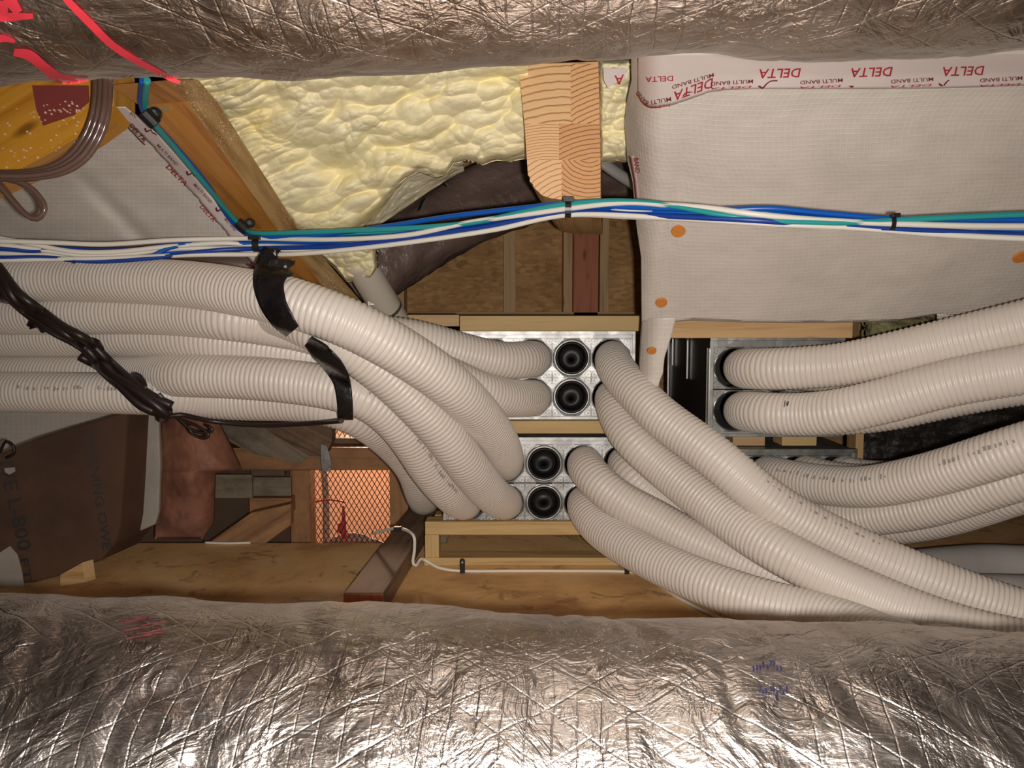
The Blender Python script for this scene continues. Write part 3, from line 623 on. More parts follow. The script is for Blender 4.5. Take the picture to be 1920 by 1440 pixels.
# glulam beam
gf = [(972, 120), (1122, 115), (1126, 300), (1126, 376), (1088, 375), (1050, 374), (1030, 371), (1016, 366), (1008, 358), (1001, 352), (999, 345), (993, 340), (994, 333), (990, 328), (988, 300), (984, 240)]
lam = [((972, 120), (1070, 232), .02, .24, 9), ((1070, 120), (1126, 232), .05, .19, 14), ((984, 232), (1048, 300), .0, .16, 24), ((1048, 232), (1126, 300), .02, .155, 15), ((988, 300), (1053, 377), .03, .1, 13), ((1053, 300), (1126, 377), .0, -.02, 16)]
Yg = 1.18; mb = MB(); mats = [M['pine']]
root = thing('laminated_beam', 'sawn end of a laminated pine beam pointing at the camera beside the spray foam', 'beam', at(1050, 376, Yg+.2))
P3 = [at(x, y, Yg) for x, y in gf]; v3 = np.array([.055, .46, 0.0])
mb.ext([p+np.array([0, .0015, 0]) for p in P3], v3, 0, L=v3/np.linalg.norm(v3)); mb.out('beam_body', M['pine'], root)
def clip(poly, x0, y0, x1, y1):
    def cut(P, f, g):
        o = []
        for i in range(len(P)):
            a, b = P[i], P[(i+1) % len(P)]
            if f(a): o.append(a)
            if f(a) != f(b): o.append(g(a, b))
        return o
    ix = lambda c, k: (lambda a, b: tuple(a[j]+(b[j]-a[j])*(c-a[k])/(b[k]-a[k]) for j in (0, 1)))
    for c, k, s in ((x0, 0, 1), (x1, 0, -1), (y0, 1, 1), (y1, 1, -1)):
        poly = cut(poly, lambda p: (p[k]-c)*s >= -1e-9, ix(c, k))
    return poly
eg = [((.58, .36, .17), (.36, .17, .07)), ((.56, .31, .13), (.22, .09, .035)), ((.60, .36, .17), (.33, .15, .06)), ((.50, .25, .10), (.20, .08, .03)), ((.62, .37, .18), (.40, .20, .09)), ((.52, .26, .10), (.20, .075, .03))]
for ((x0, y0), (x1, y1), ox, oz, sc), (c1, c2) in zip(lam, eg):
    p = clip(gf, x0, y0, x1, y1); ctr = at((x0+x1)/2, (y0+y1)/2, Yg)
    m = endgrain('end_grain', c1, c2, -(ctr[0]+ox-at(1050, 376, Yg)[0]), -(ctr[2]-oz-at(1050, 376, Yg)[2]), sc*1.6)
    MB().ext([at(x, y, Yg) for x, y in p], (0, .0015, 0)).out('lamella', m, root)
# rafter at the left
PA = [(205, 160, .99), (262, 198, 1.06), (455, 430, 1.42), (560, 560, 1.66), (640, 640, 1.9)]
PB = [(318, 150, .96), (350, 190, 1.03), (520, 430, 1.39), (640, 580, 1.63), (700, 650, 1.85)]
PC = [(372, 150, 1.02), (407, 190, 1.09), (560, 430, 1.46), (690, 580, 1.72), (750, 650, 1.95)]
A = np.array([at(*p) for p in PA]); B = np.array([at(*p) for p in PB]); C = np.array([at(*p) for p in PC]); Dd = A+C-B
mb = MB(); n = len(A); vv = [x for r in zip(A, B, C, Dd) for x in r]; dirv = (A[-1]-A[0]); dirv /= np.linalg.norm(dirv)
fs = []; ms = []
for i in range(n-1):
    for k in range(4):
        mb_m = 0 if k == 0 else 1
        mb.add([vv[i*4+k], vv[i*4+(k+1) % 4], vv[(i+1)*4+(k+1) % 4], vv[(i+1)*4+k]], [(0, 1, 2, 3)], mb_m, dirv)
tag(mb.out('rafter', [M['varnish'], M['sawn']]), 'amber varnished rafter running down from the upper left, foam along its far edge', 'rafter')
rf_ = bpy.data.objects['rafter']
for bx_, by_, rx_, ry_, an_ in ((309, 203, 12, 5, .2), (374, 321, 11, 5, .9), (352, 300, 9, 4, .7)):
    pts_ = []
    for k in range(20):
        a_ = 2*math.pi*k/20; x_ = bx_+rx_*math.cos(a_)*math.cos(an_)-ry_*math.sin(a_)*math.sin(an_); y_ = by_+rx_*math.cos(a_)*math.sin(an_)+ry_*math.sin(a_)*math.cos(an_)
        pa_ = plerp(y_, [(p[1], p[2]) for p in PA]); pb_ = plerp(y_, [(p[1], p[2]) for p in PB]); xa_ = plerp(y_, [(p[1], p[0]) for p in PA]); xb_ = plerp(y_, [(p[1], p[0]) for p in PB]); q_ = (x_-xa_)/(xb_-xa_)
        pts_.append(at(x_, y_, 1/((1-q_)/pa_+q_/pb_)-.006))
    tag(MB().ext(pts_, (0, .008, 0)).out('knot_patch' if rx_ > 10 else 'knot', M['pine2'] if rx_ > 10 else M['redwood'], rf_), 'pale filler patch' if rx_ > 10 else 'dark red knot')
# yellow timber, upper left corner
mb = MB().ext([at(x, y, 1.05) for x, y in ((-60, 120), (212, 120), (213, 196), (196, 222), (150, 255), (70, 300), (0, 336), (-60, 362))], (0.0, .06, .0), L=(.85, 0, .5))
yb = mb.out('timber_board', M['yellow'], None, .001); tag(yb, 'yellow glazed timber board in the upper left corner under the foil duct', 'board')
mb = MB().ext([at(x, y, 1.048) for x, y in ((60, 160), (165, 160), (166, 190), (138, 215), (80, 235), (68, 205))], (0, .002, 0)); tag(mb.out('paint_patch', M['maroon'], yb), 'dark red painted patch')
mb = MB(); r_ = random.Random(5)
for _ in range(70):
    x = r_.uniform(5, 150) if _ < 50 else r_.uniform(70, 160); y = r_.uniform(195, 300-x*.35+20) if _ < 50 else r_.uniform(190, 215)
    c = at(x, y, 1.0465); s_ = r_.uniform(.0006, .0014); mb.cyl(c-np.array([0, .0004, 0]), c+np.array([0, .0015, 0]), s_, 6)
mb.out('sawdust_speck', mat('pale_dust', (.75, .55, .4), .6), yb)
for o_ in [yb]: pass

# ------------------------------------------------------------ foam
def foam_patch(name, label, ys, xl, xr, Yf, nu, nv, amp, sc, thick=.07):
    t = np.linspace(0, 1, nv); y = np.interp(t, np.linspace(0, 1, len(ys)), ys)
    a = plerp(y, xl); b = plerp(y, xr); s = np.linspace(0, 1, nu); PX = a[:, None]+(b-a)[:, None]*s[None]; PY = np.repeat(y[:, None], nu, 1)
    u = PX/sc; v = PY/sc*1.25
    wx = u+1.1*fbm(u*.7, v*.7, 3); wy = v+1.1*fbm(u*.7+40, v*.7+9, 3)
    big = 1-np.clip(worley(wx*.42, wy*.55), 0, 1)**1.6; sm = 1-np.clip(worley(wx*1.25+5, wy*1.6+3), 0, 1)**2
    lf = np.clip((560-PX)/130, 0, 1) if sc > 30 else 0
    lobes = 1-np.clip(worley(wx*1.1+20, wy*2.6+8), 0, 1)**1.6
    Y = Yf(PX, PY)-amp*(big*.9+(sm*(1-lf)+lobes*lf)*.42+.5*fbm(u*.3, v*.3, 2)*2)
    e = np.minimum(np.minimum(s, 1-s)[None, :]*nu/10, np.minimum(t, 1-t)[:, None]*nv/10); e = np.clip(e, 0, 1); Y = Y+(1-e)**2*.03
    P = at_arr(PX, PY, Y); o = slab(name, P, M['foam'], None, thick); tag(o, label, 'spray foam'); return o
jag = lambda y: 0
def foam_main():
    nu, nv = 640, 300; t = np.linspace(0, 1, nv); x = np.linspace(330, 990, nu)
    bot = plerp(x, [(330, 250), (400, 250), (450, 300), (500, 350), (530, 400), (560, 440), (600, 472), (640, 458), (680, 425), (715, 388), (745, 352), (762, 332), (785, 322), (815, 332), (838, 327), (850, 306), (875, 300), (905, 308), (930, 300), (960, 302), (990, 296)])+4*(fbm(x/9, x*0, 2)-.4)
    PX = np.repeat(x[None], nv, 0); PY = 120+(bot-120)[None]*t[:, None]; sc = 46.; u = PX/sc; v = PY/sc*1.2
    wx = u+.9*fbm(u*.6, v*.6, 2); wy = v+.9*fbm(u*.6+40, v*.6+9, 2); ang = .45
    rx, ry = wx*math.cos(ang)-wy*math.sin(ang), wx*math.sin(ang)+wy*math.cos(ang)
    big = 1-np.clip(worley(rx*.36, ry*.52), 0, 1)**2; sm = 1-np.clip(worley(rx*.9+5, ry*1.5+3), 0, 1)**2; tiny = 1-np.clip(worley(rx*2.4+5, ry*3+3), 0, 1)**2
    lf = np.clip((600-PX)/160, 0, 1); lobes = 1-np.clip(worley(wx*.9+20, (wy+wx*.5)*2.6+8), 0, 1)**2
    Y = 1.255+(PY-150)*.00085-.048*big-.026*(sm*(1-lf)+lobes*lf)-.005*tiny*fbm(u, v, 2)*2-.02*fbm(u*.3, v*.3, 2)
    Y = Y+(np.clip((t-.93)/.07, 0, 1)**2*.03)[:, None]
    return slab('spray_foam', at_arr(PX, PY, Y), M['foam'], None, .10)
tag(foam_main(), 'large lumpy mass of pale yellow spray foam between the rafter and the beam end', 'spray foam')
foam_patch('spray_foam', 'small strip of yellow foam between the beam end and the big right-hand membrane', [110, 302], [(110, 1120), (300, 1124)], [(110, 1212), (200, 1190), (260, 1182), (302, 1176)], lambda x, y: 1.27+(y-150)*.0005, 70, 160, .028, 26, .05)
foam_patch('spray_foam', 'ragged clump of yellow foam around the top of the white plastic pipe', [425, 528], [(425, 560), (470, 590), (500, 625), (528, 650)], [(425, 690), (470, 705), (500, 708), (515, 700), (528, 690)], lambda x, y: 1.60+(y-430)*.0008-(x-560)*.0002, 120, 90, .028, 24, .05)
# stained film draped below the foam
PX, PY = np.meshgrid(np.linspace(0, 1, 70), np.linspace(0, 1, 50)); X_ = 560+PX*310; top_ = plerp(X_, [(560, 420), (640, 425), (700, 385), (760, 325), (870, 300)]); bot_ = plerp(X_, [(560, 455), (700, 430), (745, 400), (800, 362), (850, 330), (870, 322)])
Yq = 1.50+.02*fbm(X_/30, PY*4)+.03*PY; o = surf('plastic_film', at_arr(X_, top_+(bot_-top_)*PY, Yq), M['film'], None, None, .002)
tag(o, 'beige foam-stained plastic film with black dashes hanging below the yellow foam', 'film')
mb = MB()
for x0, y0, x1, y1 in ((797, 376, 788, 398), (802, 372, 791, 396), (835, 343, 843, 352)):
    c, d_ = at(x0, y0, 1.488), at(x1, y1, 1.488); e = np.array([.0015, 0, .001]); MB().ext([c-e, c+e, d_+e, d_-e], (0, .001, 0)).out('printed_dash', M['blackink'], o)
# dark wrapped duct behind
P, q = resample(catmull([at(*p) for p in ((665, 520, 1.82), (740, 470, 1.86), (850, 408, 1.90), (960, 360, 1.94), (1060, 338, 1.98), (1190, 340, 2.02), (1300, 350, 2.06))]), .01)
R = np.full(len(P), .088); V, f, uv = sweep(P, R, 40); V = V.reshape(len(P), 40, 3); aa = np.arange(40)[None]/40*9; ss = q[:, None]*6
dn = (fbm(ss*1.5+aa*.7, aa*1.2, 4)-.5)[..., None]; V = V+(V-P[:, None])*dn*.35
tag(mesh('wrapped_duct', V.reshape(-1, 3), f, M['darksheet'], None, True), 'large duct wrapped in dark brown wrinkled sheet behind the foam and beam', 'duct')
P, q = resample(catmull([at(*p) for p in ((1112, 290, 1.50), (1150, 320, 1.53), (1200, 352, 1.58), (1240, 378, 1.64))]), .004); R = .011+.0006*np.sin(q/.008*6.283)
V, f, uv = sweep(P, R, 18); tag(mesh('foil_tube', V, f, mat('silver_film', (.75, .73, .7), .25, .55), None, True), 'short shiny silver tube right of the beam end, behind the membrane', 'tube')
# white pipe with strap
pa, pb = at(672, 488, 1.62), at(790, 690, 1.86)
pp = tube('plastic_pipe', [pa, (pa+pb)/2, pb], .033, M['pvc'], None, 28); tag(pp, 'white plastic pipe sloping down from the foam behind the hoses', 'pipe')
mb = MB(); d_ = (pb-pa)/np.linalg.norm(pb-pa); c = at(722, 575, 1.72); c = pa+d_*((c-pa)@d_); u_ = np.cross(d_, [0, 0, 1.]); u_ /= np.linalg.norm(u_); w_ = np.cross(d_, u_)
V = []; 
for i in range(33):
    a = 2*math.pi*i/32; r = .0342
    for k in (-.004, .004): V.append(c+d_*k+r*(u_*math.cos(a)+w_*math.sin(a)))
Fz = [(2*i, 2*i+1, 2*i+3, 2*i+2) for i in range(32)]; mb.add(V, Fz)
c2 = at(690, 573, 1.66); mb.ext([c2+np.array(v_) for v_ in ((0, 0, 0), (.022, .006, .004), (.022, .006, .011), (0, 0, .008))], (0, .0012, 0)); mb.cyl(c2+np.array([.004, -.001, .004]), c2+np.array([.004, .02, .004]), .003, 8)
tag(mb.out('pipe_strap', M['galv']), 'perforated galvanised strap around the white plastic pipe', 'strap')

# ------------------------------------------------------------ right membrane
def MR_Y(px, py):
    s = np.clip((py-140)/460, -.3, 1.4); Y = 1.05+.37*s
    b = -.028*np.sin(np.clip(s, 0, 1)*math.pi)*np.clip((px-1180)/260, 0, 1)
    curl = .10*np.clip(1-(px-1172)/75, 0, 1)**2.2
    crease = .006*np.exp(-((px-(1300-.17*(py-200)))/16)**2)*np.clip(s*2, 0, 1)
    wav = .010*(fbm(px/160, py/90, 3)-.5)+.012*np.exp(-((py-575)/16.)**2)*0
    lowf = .05*np.clip((py-500)/100, 0, 1)**2*0
    return Y+b+curl+crease+wav-lowf
nv, nu = 150, 240; T_, S_ = np.meshgrid(np.linspace(0, 1, nv), np.linspace(0, 1, nu), indexing='ij')
tp = 95.; 
ycol = np.linspace(tp, 600, nv)
XL = plerp(ycol, [(95, 1183), (150, 1184), (185, 1176), (230, 1171), (300, 1176), (340, 1186), (420, 1193), (480, 1202), (600, 1203)])
PX = XL[:, None]+(2100-XL)[:, None]*(S_**1.4)
yb2 = plerp(PX[-1], [(1200, 603), (1262, 602), (1300, 598), (1400, 602), (1500, 603), (1600, 602), (1690, 600), (1740, 592), (1756, 590), (2100, 590)])
PY = tp+(yb2-tp)[None]*T_; Pm = at_arr(PX, PY, MR_Y(PX, PY)); uvm = np.stack([np.cumsum(np.r_[np.zeros((1, nv)), np.linalg.norm(np.diff(Pm, axis=1), axis=2).T], axis=0).T, np.cumsum(np.r_[np.zeros((1, nu)), np.linalg.norm(np.diff(Pm, axis=0), axis=2)], axis=0)], -1)
uvm[..., 0] += (PX[:, :1]-1180)/F*1.2
mr = surf('vapour_membrane', Pm, M['membrane'], None, uvm, .0015, 1); tag(mr, 'large bulging white gridded membrane sheet filling the upper right, under the foil duct', 'membrane')
PXe, PYe = np.meshgrid(np.linspace(1757, 2100, 60), np.linspace(588, 720, 30)); surf('lower_edge', at_arr(PXe, PYe, MR_Y(PXe, PYe)), M['membrane'], mr, np.stack([PXe/F*1.2, PYe/F*1.4], -1), .0015, 1)
# curled lower edge
xs = np.linspace(1264, 1750, 120); yE = plerp(xs, [(1262, 602), (1300, 598), (1400, 602), (1500, 603), (1600, 602), (1690, 600), (1740, 592)])
E = at_arr(xs, yE, MR_Y(xs, yE)); th = np.linspace(0, 1, 7)
G = np.array([E+np.array([0, .026*t_, .010*math.sin(t_*3.0)-.004*t_]) for t_ in th]); surf('curled_hem', G, M['membrane'], mr, None, .0015)
# flap going down
PYf = np.linspace(596, 735, 40); l_ = plerp(PYf, [(596, 1203), (640, 1200), (680, 1198), (735, 1198)]); r2_ = plerp(PYf, [(596, 1268), (640, 1256), (670, 1246), (700, 1243), (712, 1238), (735, 1232)])
s_ = np.linspace(0, 1, 20); PXf = l_[:, None]+(r2_-l_)[:, None]*s_; Yfl = (1.41+(PYf-600)*.00035)[:, None]+.05*(1-s_)[None]**3+0*PXf
surf('hanging_flap', at_arr(PXf, PYf[:, None]+0*PXf, Yfl), M['membrane'], mr, np.stack([PXf/F*1.4, PYf[:, None]/F*1.4+0*PXf], -1), .0015)
# text helper: lay letters on a surface given in picture rays
def text_on(s, fn, org, along, up, height, m, parent, name='lettering', off=.0012, width=None, shear=0, clipf=None):
    cu = bpy.data.curves.new('t', 'FONT'); cu.body = s; cu.size = 1; cu.resolution_u = 2; cu.shear = shear; cu.offset = .012
    ob = bpy.data.objects.new('t', cu); COL.objects.link(ob); dg = bpy.context.evaluated_depsgraph_get(); me = bpy.data.meshes.new_from_object(ob.evaluated_get(dg))
    v = np.array([x.co[:] for x in me.vertices]); f = [list(p.vertices) for p in me.polygons]
    bpy.data.objects.remove(ob); bpy.data.curves.remove(cu); bpy.data.meshes.remove(me)
    cap = .70; k = height/cap; kx = k if width is None else width/(v[:, 0].max()-v[:, 0].min())
    al = np.array(along, float); al /= np.hypot(*al); up_ = np.array(up, float); up_ /= np.hypot(*up_)
    px = org[0]+(v[:, 0]-v[:, 0].min())*kx*al[0]+v[:, 1]*k*up_[0]; py = org[1]+(v[:, 0]-v[:, 0].min())*kx*al[1]+v[:, 1]*k*up_[1]
    if clipf is not None: px, py = clipf(px, py)
    P = at_arr(px, py, fn(px, py)-off); return mesh(name, P, f, m, parent)
def stroke_on(pts, wd, fn, m, parent, name, off=.0012):
    P = catmull([(a, b, 0) for a, b in pts], 60)[:, :2]; T = np.gradient(P, axis=0); T /= np.linalg.norm(T, axis=1)[:, None]; N_ = np.stack([-T[:, 1], T[:, 0]], 1)
    wv = np.interp(np.linspace(0, 1, len(P)), np.linspace(0, 1, len(wd)), wd) if hasattr(wd, '__len__') else np.full(len(P), wd)
    rowsn = 5; G = np.stack([P+N_*(k/(rowsn-1)-.5)*wv[:, None] for k in range(rowsn)]); Pw = at_arr(G[..., 0], G[..., 1], fn(G[..., 0], G[..., 1])-off)
    nv_, nu_ = Pw.shape[:2]; return mesh(name, Pw.reshape(-1, 3), grid_faces(nu_, nv_), m, parent, True)
# red/white tape on the membrane
tbot = lambda x: plerp(x, [(1190, 170), (1200, 190), (1215, 200), (1230, 202), (1262, 197), (1300, 184), (1330, 173), (1360, 169), (1420, 167), (1600, 167), (1760, 166), (2000, 158)])
xs = np.r_[np.linspace(1195, 1340, 50), np.linspace(1350, 2000, 60)]; G = np.linspace(0, 1, 14)
PXt = np.repeat(xs[None], 14, 0); PYt = 98+(tbot(xs)-98)[None]*G[:, None]
mt = surf('printed_tape', at_arr(PXt, PYt, MR_Y(PXt, PYt)-.0012), M['tape_white'], mr, None, .0004); tag(mt, 'white tape printed in red upside-down lettering')
rightup = ((-1, 0.0), (0, 1))
def logo(x, y, w_, ang, fn, par, h=10):
    c_, s2 = math.cos(ang), math.sin(ang); f_ = lambda a, b: (x+a*c_-b*s2, y+a*s2+b*c_)
    o1 = stroke_on([f_(0, 0), f_(w_*.22, 4), f_(w_*.42, -3), f_(w_*.62, -h), f_(w_*.8, -h-1), f_(w_, -h-1)], [4, 3, 2.2, 2.5, 2.5], fn, M['darkred'], par, 'tick_logo')
# straight run: upside-down text reads right to left
for x0 in (1412, 1580, 1750, 1917):
    text_on('MULTI BAND', MR_Y, (x0, 149-(x0-1412)*.012), (-1, .06), (0, 1), 6.5 if 0 else 7, M['darkred'], mr, width=80, off=.002, shear=0)
    text_on('DELTA', MR_Y, (x0-2, 161-(x0-1412)*.010), (-1, .04), (0, 1), 4.0, M['red'], mr, width=78, off=.002, shear=.25)
for x0 in (1422, 1590, 1760): logo(x0, 161-(x0-1422)*.012, 36, -.02, MR_Y, mr, 8)
for x0 in (1502, 1674, 1846): text_on('DELTA', MR_Y, (x0, 128-(x0-1502)*.012), (-1, .03), (0, 1), 17, M['red'], mr, width=78, off=.002, shear=.2)
text_on('DELTA', MR_Y, (1337, 146), (-1, .36), (.1, 1), 17, M['red'], mr, width=78, off=.002, shear=.2)
text_on('MULTI BAND', MR_Y, (1338, 137), (-1, .30), (.1, 1), 7, M['darkred'], mr, width=82, off=.002)
text_on('MULTI', MR_Y, (1258, 182), (-1, .18), (.1, 1), 8, M['darkred'], mr, width=38, off=.002)
text_on('BAND', MR_Y, (1217, 192), (-.75, -.8), (-.8, .75), 8, M['darkred'], mr, width=30, off=.002)
text_on('DELTA', MR_Y, (1256, 196), (-1, .10), (.1, 1), 4, M['red'], mr, width=40, off=.002)
logo(1266, 186, 34, -.15, MR_Y, mr, 8)
text_on('DELTA', MR_Y, (1262, 142), (-1, .05), (0, 1), 10, M['red'], mr, width=52, off=.002)
stroke_on([(1197, 176), (1201, 188), (1210, 198), (1222, 202), (1240, 201)], 2, MR_Y, M['red'], mr, 'tape_edge_print', .002)
# tape piece on the vertical membrane edge, and a scrap by the beam
ys_ = np.linspace(292, 378, 20); G = np.array([[[plerp(y, [(292, 1176), (340, 1186), (378, 1189)])+2, y], [plerp(y, [(292, 1188), (340, 1195), (378, 1199)]), y]] for y in ys_])
surf('printed_tape', at_arr(G[..., 0], G[..., 1], MR_Y(G[..., 0], G[..., 1])-.002), M['pink'], mr, None, .0004)
text_on('BAND', MR_Y, (1188, 297), (.12, 1), (1, -.1), 9, M['red'], mr, width=28, off=.0045)
o = MB().ext([at(x, y, 1.178) for x, y in ((1131, 128), (1175, 128), (1172, 146), (1150, 158), (1140, 165), (1132, 150))], (0, .0006, 0)).out('tape_scrap', M['tape_white']); tag(o, 'scrap of printed tape between the beam top and the foil duct', 'tape')
text_on('A', lambda x, y: 1.178+0*x, (1170, 140), (-1, .1), (0, 1), 18, M['red'], o, off=.001)
# wall plug washers on the membrane
for (x, y, r, lab) in ((1272, 433, .0115, 'orange washer disc on the membrane just below the blue cables'), (1240, 567, .0105, 'orange washer disc on the membrane fold above the hanging flap'), (1222, 657, .0085, 'orange washer disc low on the hanging flap'), (1913, 482, .0115, 'orange washer disc at the right frame edge on the membrane')):
    Yw = float(MR_Y(np.array(x*1.), np.array(y*1.))) if y < 600 else 1.425
    c = at(x, y, Yw-.003); ax = np.array([0, -.72, -.69]); mb = MB().cyl(c-ax*.001, c+ax*.003, r, 24, 0, r*.93); mb.cyl(c+ax*.003, c+ax*.0042, r*.3, 12)
    tag(mb.out('washer_disc', M['orange'], None, .0004), lab, 'washer', 'orange washers')
# mineral wool behind the right hose
o = foam_patch('mineral_wool', 'tuft of greenish mineral wool between membrane edge and top right hose', [592, 672], [(592, 1622), (672, 1625)], [(592, 1765), (620, 1790), (672, 1800)], lambda x, y: 1.55+0*x, 60, 40, .02, 22, .04); o.data.materials[0] = M['wool']; o['category'] = 'insulation'
# dark sheet behind right
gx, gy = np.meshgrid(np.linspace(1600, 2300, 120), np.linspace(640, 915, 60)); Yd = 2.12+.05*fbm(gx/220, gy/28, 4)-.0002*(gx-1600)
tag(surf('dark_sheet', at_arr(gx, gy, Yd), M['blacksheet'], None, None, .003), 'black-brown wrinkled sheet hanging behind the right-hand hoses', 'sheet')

# ------------------------------------------------------------ left membrane
def ML_Y(px, py):
    s = (py-190)/300; return 1.16+.25*np.clip(s, -.5, 1.15)+np.clip(450-px, 0, 600)*.00030*np.clip(s, 0, 1.2)+.25*np.clip(s-1.15, 0, 2)*.2+.012*(fbm(px/120, py/70, 3)-.5)+.010*np.exp(-((px-(120+(py-300)*1.0))/22.)**2)*np.clip((py-300)/80, 0, 1)
nv, nu = 120, 120; yv = np.linspace(150, 880, nv); xr_ = plerp(yv, [(150, 190), (195, 210), (210, 232), (440, 440), (520, 520), (600, 560), (700, 480), (779, 230), (800, 150), (850, 5), (880, -60)])
S_ = np.linspace(0, 1, nu); PX = -200+(xr_+200)[:, None]*S_[None]; PY = np.repeat(yv[:, None], nu, 1); extra = .30*np.clip((PY-455)/40, 0, 1)+.12*np.clip((PY-520)/80, 0, 1)
Yl = ML_Y(PX, PY)+extra; Yl = np.where(PY > 760, np.minimum(Yl, 9), Yl); Pm = at_arr(PX, PY, Yl)
uvm = np.stack([PX/F*1.35, PY/F*1.6], -1); ml = surf('vapour_membrane', Pm, M['membrane'], None, uvm, .0015, 1)
tag(ml, 'white gridded membrane sheet on the left between the yellow board and the rafter', 'membrane')
# tape strip along the rafter
EL = [(215, 200), (228, 222), (268, 255), (310, 300), (352, 352), (398, 405), (432, 446), (500, 520)]; ER = [(235, 200), (262, 220), (300, 255), (340, 300), (383, 350), (426, 402), (458, 440), (520, 512)]
EL = np.array(EL, float); ER = np.array(ER, float); tt = np.linspace(0, 1, 60); k_ = np.linspace(0, 1, len(EL)); l2 = np.stack([np.interp(tt, k_, EL[:, i]) for i in (0, 1)], 1); r2 = np.stack([np.interp(tt, k_, ER[:, i]) for i in (0, 1)], 1)
l2 += rng.randn(60, 2)*.8; g = np.linspace(0, 1, 5)[:, None, None]; Gt = l2[None]*(1-g)+r2[None]*g
def TL_Y(px, py):  # plane just in front of membrane and level with the rafter edge
    return np.minimum(plerp(py, [(p[1], p[2]) for p in PA])-.004, ML_Y(px, py)-.004)
tl = surf('printed_tape', at_arr(Gt[..., 0], Gt[..., 1], TL_Y(Gt[..., 0], Gt[..., 1])), M['tape_white'], ml, None, .0004); tag(tl, 'white tape printed in red running along the rafter')
for (x, y, s2, wd, h, dr, mk) in ((311, 314, 'DELTA', 50, 9, (.70, .71), 'red'), (374, 388, 'DELTA', 38, 8, (.66, .75), 'red'), (242, 236, 'DELTA', 42, 8, (.66, .75), 'darkred'),
                              (293, 273, 'MULTI BAND', 54, 5.5, (.70, .72), 'darkred'), (362, 347, 'MULTI BAND', 48, 5.5, (.68, .73), 'darkred'), (420, 412, 'MULTI BAND', 30, 5.5, (.68, .73), 'darkred'), (243, 214, 'BAND', 14, 7, (.8, .5), 'darkred')):
    text_on(s2, TL_Y, (x, y), dr, (dr[1], -dr[0]), h, M[mk], ml, width=wd, off=.002, shear=.15)
for x, y in ((272, 240), (350, 321), (405, 389)): logo(x, y, 26, .62, TL_Y, ml, 1)
stroke_on([(225, 222), (262, 262), (272, 272)], 2, TL_Y, M['darkred'], ml, 'tape_edge_print', .002)
stroke_on([(466, 497), (474, 500), (484, 506)], 4, TL_Y, M['darkred'], ml, 'tape_edge_print', .002)

